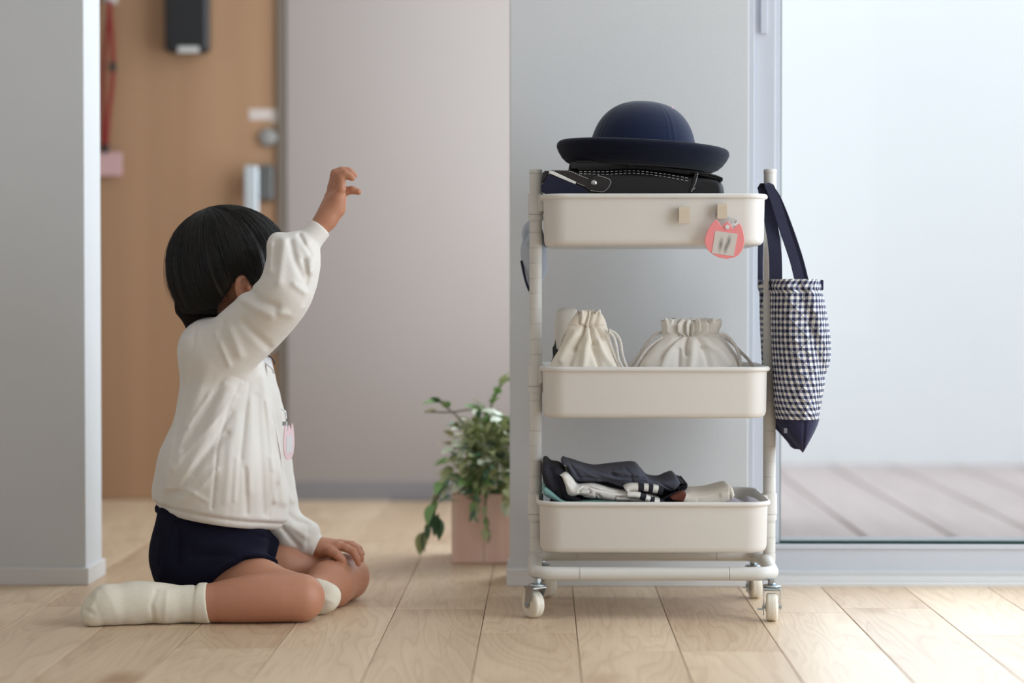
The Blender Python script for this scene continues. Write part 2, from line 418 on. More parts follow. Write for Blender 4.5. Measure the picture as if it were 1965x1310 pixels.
# ================================================================== SETTING
M_wall = mat('white_wallpaper', (209, 210, 211), .85, vary=.02, vscale=3, bump=.35, bscale=420)
M_trim = mat('white_trim', (218, 217, 215), .45, vary=.015)
M_hallwall = mat('hall_wallpaper', (166, 155, 150), .85, vary=.02, vscale=3, bump=.3, bscale=400)
M_hallbase = mat('grey_baseboard', (140, 136, 139), .5, vary=.02)
M_pvc = mat('white_window_frame', (200, 204, 212), .35, vary=.01)
M_ext = mat('courtyard_wall_paint', (236, 239, 241), .9, vary=.02, vscale=2)
M_ceil = mat('ceiling_white', (235, 233, 228), .9, vary=.02)
M_seal = mat('teal_black_seal', (18, 74, 70), .4)
M_floor = wood_floor()
M_glass = glass_mat()
FW = 3.68; FB = 3.815     # partition front and back planes
HB = 5.26                 # hall rear wall
xL = X3(163, FW, 0)[0]; xC0 = X3(978, FW, 0)[0]; xC1 = X3(1436, FW, 0)[0]
RX = 2.05; LX = -2.6; RY = -2.5; H = 2.4
def slab(name, lo, hi, m, b=0.0, parent=None, kind=True):
    o = MB().box(lo, hi, b).make(name, m, parent, smooth=False)
    if kind: struct(o)
    return o
fl = struct(MB().box((LX, RY, -.06), (RX, FB + .06, -.0125)).box((LX, FB + .06, -.06), (.42, HB + .1, -.0125)).make('floor', mat('floor_base', (120, 92, 66), .8), smooth=False))
# floor planks, 15 cm wide
PW = .15; PL = .91; gap = .0011
x0 = X3(1098.3, FW, 0)[0]
joint = {-2: 3.40, -4: 3.01, 0: 2.996, 1: 2.996 - .0, 2: 3.37, 4: 3.145, -1: 3.16, -6: 3.42, -5: 3.2}
pm = {}
def plank(xa, ya, L, w=PW):
    key = (round(L, 4), round(w, 4))
    if key not in pm:
        b = MB().box((gap / 2, gap / 2, -.012), (w - gap / 2, L - gap / 2, 0), .0008)
        me = bpy.data.meshes.new('plank'); me.from_pydata(b.V, [], b.F); me.update(); me.materials.append(M_floor); pm[key] = me
    o = bpy.data.objects.new('plank', pm[key]); COL.objects.link(o); o.parent = fl
    o.location = Vector((xa, ya, 0)) - Vector(ORG[fl.name])
k0 = math.floor((LX - x0) / PW) + 1; k1 = math.floor((RX - x0) / PW)
for k in range(k0, k1 + 1):
    xa = x0 + k * PW
    if xa + PW > RX: break
    rnd = random.Random(k * 31); j = joint.get(k, 2.6 + rnd.random() * .9)
    ys = []; y = j
    while y > .9: y -= PL
    plank(xa, RY, y - RY)
    while y < HB - .02:
        # garden door track and courtyard begin at the partition line on the right
        end = HB if xa < .30 else FW
        L = min(PL, end - y)
        if L > .03: plank(xa, y, L)
        y += PL
ceil = slab('ceiling', (LX, RY, H), (RX, HB + .1, H + .1), M_ceil)
slab('wall_rear', (LX, RY - .12, 0), (RX, RY, H), M_wall)
slab('wall_left', (LX - .12, RY, 0), (LX, HB, H), M_wall)
# right wall with large window opening
wr = struct(MB().box((RX, RY, 0), (RX + .12, 1.30, H)).box((RX, 3.40, 0), (RX + .12, FW + .2, H)).box((RX, 1.30, 2.15), (RX + .12, 3.40, H)).box((RX, 1.30, 0), (RX + .12, 3.40, .06)).make('wall_right', M_wall, smooth=False))
# left partition
def partition(name, xa, xb):
    o = MB().box((xa, FW, 0), (xb, FB, H), .0015).make(name, M_wall, smooth=False); return struct(o)
partition('wall_front_left', LX, xL)
pc = partition('wall_front_center', xC0, xC1)
def base(name, xa, xb, ends=True):
    t = .006
    o = MB().box((xa - (t if ends else 0), FW - t, 0), (xb + (t if ends else 0), FB + t, .031), .001).make(name, M_trim, smooth=False); return struct(o)
base('baseboard_front_left', LX, xL); base('baseboard_front_center', xC0, xC1)
# window above: garden door assembly right of the partition
slab('wall_front_right', (xC1, FW, 2.2), (RX, FB, H), M_wall)
# hall
xd = X3(548, HB, 0)[0]
slab('wall_hall_back', (xd + .004, HB, -.03), (.46, HB + .1, H), M_hallwall)
slab('baseboard_hall_back', (xd + .02, HB - .008, 0), (.33, HB, .047), M_hallbase, .001)
struct(MB().box((.33, FB, 0), (.42, 4.02, H)).box((.33, 5.08, 0), (.42, HB, H)).box((.33, 4.02, 2.05), (.42, 5.08, H)).box((.33, 4.02, 0), (.42, 5.08, .35)).make('wall_hall_right', M_hallwall, smooth=False))
# hall door
M_door = grain_wood('oak_door', (168, 130, 98), (182, 143, 110), .55, 'Z', 9)
M_frame = mat('grey_door_frame', (120, 108, 96), .5)
xdl = X3(545, HB, 0)[0]
door = MB().box((-1.75, HB - .002, 0.001), (xdl - .014, HB + .04, 2.05), .002).make('door_1', M_door, smooth=False); struct(door)
fr = MB().box((xdl - .014, HB - .012, 0), (xdl + .004, HB + .08, 2.09)).box((-1.80, HB - .012, 2.055), (xdl, HB + .08, 2.09)).make('door_frame', M_frame, door, smooth=False)
slab('wall_hall_left', (LX, HB, 0), (-1.80, HB + .1, H), M_hallwall)
slab('wall_hall_lintel', (-1.80, HB, 2.09), (xd + .004, HB + .1, H), M_hallwall)
slab('wall_hall_recess', (-1.85, HB + .082, -.01), (xd + .1, HB + .12, 2.1), M_hallwall)
M_steel = mat('brushed_steel', (190, 190, 190), .3, metal=.9)
M_satin = mat('satin_aluminium', (206, 212, 216), .4, metal=.3)
M_dkgrey = mat('dark_grey_plastic', (92, 92, 90), .5)
DY = HB - .002
def P(px, py, Y): return W3(px, py, Y)
# handle: pull bar + grey plate
a = P(474, 320, DY); b = P(501, 620, DY)
hd = MB().box((a[0], DY - .055, b[2]), (b[0], DY - .038, a[2]), .004).box((a[0] + .006, DY - .04, a[2] - .05), (b[0] - .006, DY, a[2] - .02)).box((a[0] + .006, DY - .04, b[2] + .02), (b[0] - .006, DY, b[2] + .05)).make('door_handle', M_satin, door, smooth=False)
a = P(497, 318, DY); b = P(527, 386, DY)
MB().box((a[0], DY - .035, b[2]), (b[0], DY, a[2]), .006).make('handle_plate', M_dkgrey, door, smooth=False)
def lockcyl(px, py, r):
    c = P(px, py, DY); M = Matrix.Rotation(PI / 2, 4, 'X')
    o = MB().lathe([(.0, .0), (r, 0), (r, .006), (r * .8, .012), (r * .4, .014), (.0005, .014)], c, 24, M).make('lock', M_steel, door)
lockcyl(515, 264, .025); lockcyl(517, 664, .024)
# white lettering strip on the door (illegible small sticker)
M_stick = mat('white_sticker', (214, 200, 192), .6)
a = P(478, 209, DY); b = P(539, 236, DY)
MB().box((a[0], DY - .0012, b[2] + .008), (b[0], DY, a[2]), .0003).box((b[0] - .025, DY - .0012, b[2]), (b[0] - .004, DY, b[2] + .0085), .0003).make('sticker', M_stick, door, smooth=False)
# garden window / sliding door
WY = FB - .075            # glass plane
xg = X3(1497, WY, 0)[0]; zg = W3(1600, 1037, WY)[2]
win = struct(MB().box((xC1, FW + .004, 0), (xC1 + .010, FB, 2.2), .001).box((xC1 + .010, FW + .03, 0), (X3(1486, FW + .04, 0)[0], FB + .02, 2.2), .002).box((X3(1486, FW + .04, 0)[0], FW + .045, zg - .004), (xg - .0022, FB - .03, 2.2), .0015).make('window_1', M_pvc, smooth=False))
z1 = W3(1600, 1103, FW + .03)[2]
MB().box((X3(1482, FW, 0)[0], FW + .034, z1), (RX, FB + .02, zg - .003), .002).make('bottom_rail', M_pvc, win, smooth=False)
MB().box((X3(1482, FW, 0)[0], FW + .03, zg - .012), (RX, FB - .04, zg - .003), .001).make('glazing_bead', M_pvc, win, smooth=False)
trk = MB().box((xC1 + .01, FW - .002, -.01), (RX, FB + .05, .007), .001)
trk.box((xC1 + .01, FW + .012, .007), (RX, FW + .016, .017), .0005).box((xC1 + .01, FW + .028, .007), (RX, FW + .09, .024), .0005)
trk.make('threshold_track', M_trim, win, smooth=False)
a = W3(1459, 65, FW + .03); MB().box((a[0], FW + .022, a[2]), (a[0] + .012, FW + .032, a[2] + .35), .001).make('latch_strip', M_pvc, win, smooth=False)
MB().box((xg - .0022, WY - .008, zg - .0025), (xg + .0004, WY + .008, 2.2)).box((xg - .002, WY - .008, zg - .003), (RX, WY + .008, zg)).make('glass_seal', M_seal, win, smooth=False)
MB().box((xg, WY - .003, zg), (RX, WY + .003, 2.2)).make('pane', M_glass, win, smooth=False)
# side window in the right wall
w2 = struct(MB().box((RX + .02, 1.30, .06), (RX + .08, 1.35, 2.15)).box((RX + .02, 3.35, .06), (RX + .08, 3.40, 2.15)).box((RX + .02, 1.35, 2.1), (RX + .08, 3.35, 2.15)).box((RX + .02, 1.35, .06), (RX + .08, 3.35, .11)).box((RX + .02, 2.33, .11), (RX + .08, 2.37, 2.1)).make('window_2', M_pvc, smooth=False))
# courtyard
M_deck = grain_wood('grey_deck', (184, 170, 168), (200, 186, 184), .7, 'Y', 30)
dz = -.05; DE = 7.05
sub = slab('floor_courtyard', (.43, FB + .06, dz - .10), (4.6, DE, dz - .025), mat('deck_base', (120, 112, 112), .9))  # plain darker grey base showing between the boards
bw = .215
gx = X3(1667, 4.84, 0)[0]
k = 0
xx = gx - bw * 3
while xx < 4.4:
    xa = max(xx, .44); xb = min(xx + bw, 4.6)
    if xb - xa > .03:
        MB().box((xa + .006, FB + .07, dz - .024), (xb - .006, DE, dz), .002).make('deck_board', M_deck, sub, smooth=False)
    xx += bw
slab('wall_courtyard_back', (.3, DE, -.3), (4.8, DE + .15, 2.9), M_ext)
slab('wall_courtyard_right', (4.6, FB, -.3), (4.75, DE, 2.9), M_ext)

# ================================================================== THINGS ON THE HALL DOOR
M_blk = mat('matte_black', (34, 34, 36), .5)
M_red = mat('red_cord', (150, 48, 44), .7)
M_pinktag = mat('dusty_pink_card', (214, 172, 172), .6)
a = P(322, -60, DY); b = P(405, 103, DY)
t = thing('door_box', 'black rectangular box mounted high on the wooden door', 'box', ((a[0] + b[0]) / 2, DY - .03, b[2]))
MB().box((a[0], DY - .05, b[2]), (b[0], DY - .0005, a[2]), .008).make('case', M_blk, t, smooth=False)
c = P(341, 89, DY - .05); d = P(382, 104, DY - .05)
o = MB().box((c[0], DY - .0515, d[2] + .004), (d[0], DY - .0495, c[2]), .0008).make('logo_plate', mat('pale_plate', (205, 203, 200), .5), t, smooth=False); o['label'] = 'small pale plate at the foot of the case'
hk = P(213, 8, DY)
t = thing('wall_hook', 'white hook high on the left side of the wooden door', 'hook', tuple(hk))
MB().box((hk[0] - .016, DY - .012, hk[2]), (hk[0] + .016, DY - .0005, hk[2] + .05), .003).tube([hk + np.array([0, -.012, .012]), hk + np.array([0, -.026, .008]), hk + np.array([0, -.030, .022])], .004, 8).make('hook_body', M_trim, t)
lan = thing('lanyard', 'red lanyard hanging from the white door hook with a pink card', 'lanyard', tuple(P(213, 300, DY - .02)))
top = hk + np.array([0, -.024, .010]); bot = P(203, 288, DY - .02); bot2 = P(197, 288, DY - .012)
mid = P(217, 130, DY - .022)
ribbon(spline([top, mid, P(208, 220, DY - .02), bot], 12), .012, .002, (1, 0, 0)).make('cord', M_red, lan, smooth=False)
ribbon(spline([top + np.array([0, .008, 0]), P(199, 130, DY - .012), bot2], 12), .010, .002, (1, 0, 0)).make('cord', M_red, lan, smooth=False)
c = P(216, 128, DY - .024); MB().box((c[0] - .008, DY - .028, c[2] - .012), (c[0] + .008, DY - .018, c[2] + .012), .002).make('cord_slider', M_blk, lan, smooth=False)
c = P(202, 285, DY - .02); MB().box((c[0] - .008, DY - .026, c[2] - .012), (c[0] + .008, DY - .012, c[2] + .01), .002).make('clasp', M_blk, lan, smooth=False)
a = P(172, 292, DY - .02); b = P(234, 337, DY - .02)
MB().box((a[0], DY - .022, b[2]), (b[0], DY - .016, a[2]), .001).make('card', M_pinktag, lan, smooth=False)

# ================================================================== PLANT
M_pot = grain_wood('pink_cedar', (238, 198, 180), (246, 214, 198), .6, 'Z', 40)
M_soil = mat('dark_soil', (60, 46, 36), .95, bump=.6, bscale=80)
leafm = [mat('leaf_green', (128, 168, 100), .4, vary=.25, vscale=40), mat('leaf_pale', (224, 232, 208), .4, vary=.15, vscale=40), mat('leaf_dark', (86, 122, 92), .35, vary=.2, vscale=40), mat('leaf_olive', (176, 184, 134), .4, vary=.2, vscale=40)]
PY = 3.99
pa = P(866, 948, PY); pb = X3(866, PY, 0); PWid = .26
t = thing('potted_plant', 'trailing leafy green plant in a pink-tinted wooden box planter behind the wall edge', 'plant', (pa[0] + PWid / 2, PY + .08, 0))
ptop = pa[2]
bx = MB(); nb = 4
for i in range(nb):
    w = PWid / nb
    MB().box((pa[0] + i * w + .0004, PY, .001), (pa[0] + (i + 1) * w - .0004, PY + .012, ptop), .0008).make('panel', M_pot, t, smooth=False)
MB().box((pa[0], PY + .0125, .001), (pa[0] + .012, PY + .16, ptop), .001).box((pa[0] + PWid - .012, PY + .0125, .001), (pa[0] + PWid, PY + .16, ptop), .001).box((pa[0] + .0125, PY + .148, .001), (pa[0] + PWid - .0125, PY + .16, ptop), .001).box((pa[0] + .0125, PY + .0125, .001), (pa[0] + PWid - .0125, PY + .1475, .01)).make('planter_box', M_pot, t, smooth=False)
MB().box((pa[0] + .013, PY + .013, ptop - .03), (pa[0] + PWid - .013, PY + .147, ptop - .012)).make('soil', M_soil, t, smooth=False)
M_stem = mat('stem_brown_green', (96, 96, 62), .6)
rs = random.Random(3)
lm = []
for v in range(8):
    L = 1.0; wd = [.5, .58, .42, .62][v % 4]; V = []; Fc = []
    n = 7
    for i in range(n + 1):
        u = i / n; w = wd / 2 * math.sin(PI * u ** .8) ** .8 if 0 < u < 1 else .008
        dr = -.25 * u * u * (1 + v * .1)
        V += [(u, -w, dr + w * .25), (u, 0, dr), (u, w, dr + w * .25)]
    for i in range(n):
        for s_ in (0, 1): q = i * 3 + s_; Fc.append((q, q + 1, q + 4, q + 3))
    me = bpy.data.meshes.new('leaf'); me.from_pydata(V, [], Fc); me.update(); me.materials.append(leafm[v % 4])
    me.polygons.foreach_set('use_smooth', [True] * len(me.polygons)); lm.append(me)
def leaf(p, d, size, v=None):
    o = bpy.data.objects.new('leaf', lm[rs.randrange(8) if v is None else v]); COL.objects.link(o); o.parent = t
    d = Vector(d).normalized(); q = d.to_track_quat('X', 'Z') @ Euler((rs.uniform(-.8, .8), 0, 0)).to_quaternion()
    o.rotation_mode = 'QUATERNION'; o.rotation_quaternion = q; o.location = Vector(p) - Vector(ORG[t.name]); o.scale = (size,) * 3
stems = []
base0 = np.array([pa[0] + .09, PY + .08, ptop - .015])
tips = [((845, 772), 3.97, .024), ((960, 738), 4.00, .03), ((815, 1020), 3.93, .03), ((838, 960), 3.94, .026), ((905, 880), 3.93, .028), ((960, 800), 3.98, .03),
        ((870, 860), 3.95, .026), ((932, 1010), 3.97, .022), ((910, 975), 3.97, .022), ((968, 960), 3.97, .022), ((890, 920), 3.93, .028), ((880, 820), 4.0, .026), ((925, 790), 4.02, .03), ((1000, 780), 4.02, .03), ((1010, 860), 3.97, .03)]
for (px, py), Y, sz in tips:
    tip = P(px, py, Y); b0 = base0 + np.array([rs.uniform(-.05, .09), rs.uniform(-.04, .03), 0])
    hang = py > 930
    m1 = (b0 + tip) / 2 + np.array([0, -.01, .05 if not hang else .09])
    if hang: m1 = np.array([(b0[0] * .3 + tip[0] * .7), min(PY - .02, tip[1]), ptop + .035])
    if hang and px > 866: tip[1] = PY - .02
    pts = spline([b0, m1, tip], 12)
    MB().tube(pts, .0018, 6).make('stem', M_stem, t)
    for i in range(3, 12):
        p = pts[i]; dr = pts[i] - pts[i - 1]; dr = dr / np.linalg.norm(dr)
        for s_ in (-1, 1):
            if rs.random() < .55: leaf(p, (dr[0] * 1 + rs.uniform(-.5, .5), dr[1] + s_ * .5 - .3, dr[2] + rs.uniform(-.5, .5)), sz * rs.uniform(1.0, 1.6), rs.choice([0, 3, 0, 1]) if py < 800 else None)
    leaf(pts[-1], dr, sz * 1.3)
# dense mound
for i in range(150):
    u = rs.random(); py = 800 + u * 150; half = 25 + 75 * math.sin(min(1, (py - 770) / 120) * PI / 2)
    px = 950 + rs.uniform(-1, .9) * half
    if px > 1015: continue
    p = P(px, py, rs.uniform(3.93, 4.12)); c = P(955, 920, 4.03); d = p - c + np.array([0, -.03, 0])
    leaf(p, (d[0] + rs.uniform(-.04, .04), d[1] - .03, d[2] + rs.uniform(-.05, .03)), rs.uniform(.024, .040))
FV = []; FF = []
for i in range(520):
    u = rs.random(); py = 815 + u * 150; half = 20 + 62 * math.sin(min(1, (py - 780) / 110) * PI / 2)
    px = 962 + rs.uniform(-1, .9) * half
    if px > 1015: continue
    p = Vector(P(px, min(py, 962), rs.uniform(3.96, 4.12))); q = Euler((rs.uniform(-1, 1), rs.uniform(-1.4, .6), rs.uniform(0, 6.28))).to_matrix(); sz = rs.uniform(.02, .034)
    n0 = len(FV); FV += [tuple(p + q @ (Vector(v) * sz)) for v in ((0, 0, 0), (.3, -.22, .05), (.7, -.2, .03), (1, 0, -.15), (.7, .2, .03), (.3, .22, .05), (.5, 0, -.03))]
    FF += [tuple(n0 + j for j in f) for f in ((0, 1, 6), (1, 2, 6), (2, 3, 6), (3, 4, 6), (4, 5, 6), (5, 0, 6))]
mesh('inner_foliage', FV, FF, leafm[3], t)['kind'] = 'stuff'
# droopy leaf cluster bottom left
for i in range(9):
    p = P(826 + rs.uniform(-8, 22), 985 + rs.uniform(-12, 22), 3.93); leaf(p, (rs.uniform(-.5, .3), -.2, -1), .045 * rs.uniform(.7, 1.2), 2)
# bare twig at left
p0 = P(905, 785, 3.97); p1 = P(815, 789, 3.96)
MB().tube(spline([p0, (p0 + p1) / 2 + np.array([0, 0, -.004]), p1], 8), .0016, 6).make('stem', M_stem, t)
leaf(P(838, 788, 3.96), (-1, 0, .05), .026, 1)
# ================================================================== TROLLEY
M_tray = mat('cream_powder_coat', (218, 214, 208), .42, vary=.01, bump=.12, bscale=900)
M_tube = mat('cream_plastic_tube', (214, 211, 205), .38, vary=.02)
M_zinc = mat('zinc_steel', (178, 186, 190), .28, metal=.95, vary=.1, vscale=60)
M_wheel = mat('ivory_nylon', (232, 224, 208), .4, vary=.04, vscale=30)
YF, YM, YBk = 3.285, 3.42, 3.555
tro = thing('utility_trolley', 'cream three-tier utility trolley on small castors standing before the white wall', 'trolley', (P(1256, 1150, YM)[0], YM, 0))
def rrect(xa, xb, ya, yb, r, z, n=7):
    out = []
    for cx, cy, a0 in ((xb - r, yb - r, 0), (xa + r, yb - r, PI / 2), (xa + r, ya + r, PI), (xb - r, ya + r, 1.5 * PI)):
        for i in range(n): a = a0 + PI / 2 * i / (n - 1); out.append((cx + r * math.cos(a), cy + r * math.sin(a), z))
    return out
TR = {}
def tray(nm, xl, xr, ytop, ybot, lab=None):
    xa = P(xl, 600, YF)[0]; xb = P(xr, 600, YF)[0]; zt = P(1250, ytop, YF)[2]; zb = P(1250, ybot, YF)[2]
    r = .038; w = .0016; b = MB(); tp = .0012
    def rr(o, z, r_=r): return rrect(xa + o, xb - o, YF + o, YBk - o, max(r_ - o, .004), z)
    rings = [rr(tp + .012, zb), rr(tp + .005, zb + .0012), rr(tp + .0015, zb + .005), rr(tp, zb + .010), rr(0, zt - .010), rr(-.0008, zt - .007)]
    for i in range(7):   # rolled rim
        a = -PI * .75 + PI * 1.5 * i / 6
        rings.append(rr(-.0038 * math.cos(a) - .0014 + .0, zt - .0042 + .0042 * math.sin(a)))
    rings = rings[:-1] + [rr(w, zt - .004), rr(w + tp, zb + .010), rr(w + tp + .008, zb + .0025)]
    b.loft(rings)
    o = b.make('tray', M_tray, tro, ang=60)
    TR[nm] = (xa, xb, zb + .0025, zt)
    return o
tray('top', 1042.5, 1471.5, 371, 470); tray('mid', 1041, 1477, 703.5, 803); tray('low', 1035, 1478.5, 962.5, 1062)
# posts with ring grooves
pxs = (1028, 1477)
zt_post = P(1028, 325, YM)[2]
ring_z = .074
for q, px in enumerate(pxs):
    cx = P(px, 600, YM)[0]; prof = [(.0, ring_z + .004), (.0106, ring_z + .004)]
    z = ring_z + .02
    while z < zt_post - .03:
        prof += [(.0106, z - .0006), (.0097, z - .00045), (.0097, z + .00045), (.0106, z + .0006)]; z += .0256
    prof += [(.0106, zt_post - .0075), (.0101, zt_post - .0070), (.0110, zt_post - .0065), (.0110, zt_post - .0015), (.0098, zt_post), (.0001, zt_post + .0006)]
    MB().lathe(prof, (cx, YM, 0), 28).make('post', M_tube, tro, ang=40)
    sgn = 1 if q == 0 else -1
    for (ya, yb_, nm) in ((371, 411, 'top'), (701, 740, 'mid'), (946, 985, 'low')):
        za = P(px, ya, YM)[2]; zb = P(px, yb_, YM)[2]; xa, xb, _, _ = TR[nm]
        edge = xa if q == 0 else xb
        b = MB().lathe([(.0107, zb), (.0132, zb), (.0128, (za + zb) / 2), (.0128, za), (.0107, za)], (cx, YM, 0), 28)
        b.box((min(cx, edge) + (.004 if q == 0 else -.0005), YM - .014, zb + .004), (max(cx, edge) + (.0005 if q == 0 else -.004), YM + .014, za - .002), .002)
        b.lathe([(.0107, zb - .0105), (.0124, zb - .0105), (.0124, zb - .001), (.0107, zb - .001)], (cx, YM, 0), 28)
        b.make('bracket', M_tube, tro, ang=40)
# base ring
xo0 = P(1013, 1105, YF)[0] + .011; xo1 = P(1499.5, 1105, YF)[0] - .011; y0_, y1_ = YF + .012, YBk - .008
def corner(cx, cy, a0):
    r = .03; pts = []
    sx = 1 if cx > 0.15 else -1; sy = -1 if cy < YM else 1
    # from the bar inwards, round the corner, to the side middle
    pts = [(cx - sx * .072, cy, ring_z), (cx - sx * .05, cy, ring_z), (cx - sx * r, cy, ring_z)]
    for i in range(1, 8):
        a = PI / 2 * i / 8; pts.append((cx - sx * r + sx * r * math.sin(a), cy - sy * r + sy * r * math.cos(a), ring_z))
    pts += [(cx, cy - sy * r, ring_z), (cx, cy - sy * .06, ring_z + .002), (cx, YM - (-sy) * .0005 * 0 + sy * .0002, ring_z + .006)]
    return pts
for cx in (xo0, xo1):
    for cy in (y0_, y1_):
        MB().tube(corner(cx, cy, 0), [.0112] * 11 + [.0115, .012], 18, up=(0, 0, 1)).make('corner_joint', M_tube, tro, ang=50)
for nm, cy in (('front_bar', y0_), ('rear_bar', y1_)):
    MB().tube([(xo0 + .0725, cy, ring_z), (xo0 + .0735, cy, ring_z), (xo0 + .074, cy, ring_z), (xo1 - .074, cy, ring_z), (xo1 - .0735, cy, ring_z), (xo1 - .0725, cy, ring_z)], [.0105, .0105, .0110, .0110, .0105, .0105], 20, up=(0, 0, 1)).make(nm, M_tube, tro, ang=30)
def caster(x, y, ang, brake):
    c = np.array([x, y, 0]); ca, sa = math.cos(ang), math.sin(ang)
    # local frame: a = axle direction, d = trailing direction
    M = Matrix(((ca, -sa, 0), (sa, ca, 0), (0, 0, 1))).to_4x4()
    T = Matrix.Translation(c) @ M
    def tr(b): b.V = [tuple(T @ Vector(v)) for v in b.V]; return b
    R = .0225; off = -.012
    cp = tr(MB().lathe([(.0001, .0602), (.006, .0602), (.0065, .0590), (.006, .0575), (.0135, .0568), (.0148, .0550), (.0148, .0540), (.0135, .0536), (.0001, .0536)], (0, 0, 0), 24).lathe([(.0045, .066), (.0064, .066), (.0064, .0603), (.0045, .0603)], (0, 0, 0), 6)).make('castor', M_zinc, tro, ang=30)
    fk = MB()
    fk.box((-.0140, off * .5 - .012, .0490), (.0140, off * .5 + .014, .0530), .001)
    for s in (-1, 1):
        fk.loft([[(s * .0130 + e, off - .004, .017), (s * .0130 + e, off + .004, .017), (s * .0130 + e, off + .005, .024), (s * .0130 + e, .009, .0528), (s * .0130 + e, -.014, .0528), (s * .0130 + e, off - .005, .024)] for e in (-.0006, .0006)])
    tr(fk).make('fork', M_zinc, cp, smooth=False)
    MX = Matrix.Rotation(PI / 2, 4, 'Y'); w = .0104
    prof = [(.0001, -w + .001), (.007, -w), (.0085, -w + .002), (R - .004, -w + .001), (R - .0008, -w + .003), (R, -w + .005), (R, -.0004), (R - .0005, 0), (R, .0004), (R, w - .005), (R - .0008, w - .003), (R - .004, w - .001), (.0085, w - .002), (.007, w), (.0001, w - .001)]
    tr(MB().lathe(prof, (0, off, R), 36, MX)).make('wheel', M_wheel, cp, ang=40)
    tr(MB().lathe([(.0001, -.0158), (.003, -.0158), (.003, .0158), (.0001, .0158)], (0, off, R), 10, MX)).make('axle', M_zinc, cp, ang=30)
    if brake:
        tr(MB().box((-.0235, off - .012, .019), (-.0128, off - .004, .021), .0006).box((-.0142, off - .012, .010), (-.0126, off + .006, .032), .0005)).make('brake_lever', M_zinc, cp, smooth=False)
cxL = P(1030, 1130, y0_)[0]; cxR = P(1481, 1130, y0_)[0]
caster(cxL + .001, y0_ + .002, math.radians(215), False); caster(cxR, y0_ - .002, math.radians(-6), True)
caster(cxL + .008, y1_, math.radians(38), False); caster(cxR - .004, y1_, math.radians(6), True)

# hooks on the top tray
M_hook = mat('beige_magnet_hook', (206, 190, 168), .4)
yh = YF - .001
def hook(x0, x1, y0, y1, label):
    a = P(x0, y0, yh); b = P(x1, y1, yh)
    t = thing('magnetic_hook', label, 'hook', ((a[0] + b[0]) / 2, yh, b[2]), 'beige hooks on the top tray')
    MB().box((a[0] + .0005, yh - .004, b[2] + .002), (b[0] - .0005, yh + .0002, a[2]), .001).make('base_plate', M_hook, t, smooth=False)
    prof = [(-.0035, 0), (-.008, -.0015), (-.009, -.004), (-.0098, -(a[2] - b[2]) * .85), (-.0108, -(a[2] - b[2])), (-.0128, -(a[2] - b[2])), (-.0118, -.004), (-.0105, .0008), (-.0035, .0008)]
    MB().loft([[(x, yh + p[0], a[2] + p[1]) for p in prof] for x in (a[0], b[0])]).make('hook_arm', M_hook, t, smooth=False)
hook(1302, 1323, 398, 429, 'empty beige hook on the top tray front, left of the pink tag')
hook(1375.5, 1394, 392, 420, 'beige hook on the top tray front holding the pink tag')
# pink tulip tag
M_pink = mat('coral_pink_plastic', (238, 142, 142), .4, vary=.03)
def c7(pts): return [(1320 + x / 9.357, 370 + y / 9.357) for x, y in pts]
outline = c7([(510, 470), (560, 530), (602, 605), (650, 560), (715, 510), (770, 575), (805, 652), (860, 600), (925, 545), (965, 600), (992, 690), (1010, 780), (1016, 860), (1005, 950), (975, 1035), (915, 1112), (825, 1162), (700, 1183), (570, 1165), (460, 1110), (370, 1040), (318, 950), (303, 870), (312, 790), (340, 710), (395, 600), (450, 530)])
YT = YF - .0165
tg = thing('name_tag', 'coral pink tulip-shaped name tag with a smudged label hanging from the tray', 'tag', tuple(P(1390, 490, YT)))
b = prism(outline, YT, YT + .0022)
o = b.make('tag_plate', M_pink, tg, smooth=False)
bv = o.modifiers.new('bevel', 'BEVEL'); bv.width = .0006; bv.segments = 2
M_lab = bpy.data.materials.new('smudged_label'); M_lab.use_nodes = True; k = NT(M_lab)
uvn = k.add('ShaderNodeUVMap'); uvn.uv_map = 'UVMap'
def blob(cx, cy, sx, sy):
    m_ = k.add('ShaderNodeMapping'); m_.inputs['Location'].default_value = (-cx / sx, -cy / sy, 0); m_.inputs['Scale'].default_value = (1 / sx, 1 / sy, 1); k.l(uvn.outputs[0], m_.inputs[0])
    g = k.add('ShaderNodeTexGradient', gradient_type='SPHERICAL'); k.l(m_.outputs[0], g.inputs[0]); return g.outputs[1]
s1 = k.add('ShaderNodeMath', operation='ADD'); k.l(blob(.33, .42, .13, .42), s1.inputs[0]); k.l(blob(.66, .62, .13, .36), s1.inputs[1])
s2 = k.add('ShaderNodeMath', operation='ADD'); k.l(s1.outputs[0], s2.inputs[0]); k.l(blob(.58, .30, .12, .32), s2.inputs[1])
mx = k.add('ShaderNodeMix', data_type='RGBA', clamp_factor=True); k.l(s2.outputs[0], mx.inputs[0]); mx.inputs[6].default_value = srgb((206, 198, 190)); mx.inputs[7].default_value = srgb((120, 116, 112))
k.l(mx.outputs[2], k.b.inputs['Base Color']); k.b.inputs['Roughness'].default_value = .3
q = c7([(430, 1080), (823, 1137), (895, 735), (492, 680)])
V = [P(x, y, YT - .0005) for x, y in q] + [P(x, y, YT - .0005) + np.array([0, .0006, 0]) for x, y in q]
o = mesh('label_card', V, [(0, 1, 2, 3), (7, 6, 5, 4), (0, 4, 5, 1), (1, 5, 6, 2), (2, 6, 7, 3), (3, 7, 4, 0)], M_lab, tg, smooth=False, uv=[(0, 0), (1, 0), (1, 1), (0, 1)] * 2); o['label'] = 'grey-white name label with blurred dark marks'
c = P(1395.8, 435.3, YT - .0006)
MB().lathe([(.0001, 0), (.0030, 0), (.0036, .0006), (.0036, .0012), (.0001, .0012)], c, 20, Matrix.Rotation(PI / 2, 4, 'X')).make('eyelet', M_trim, tg)
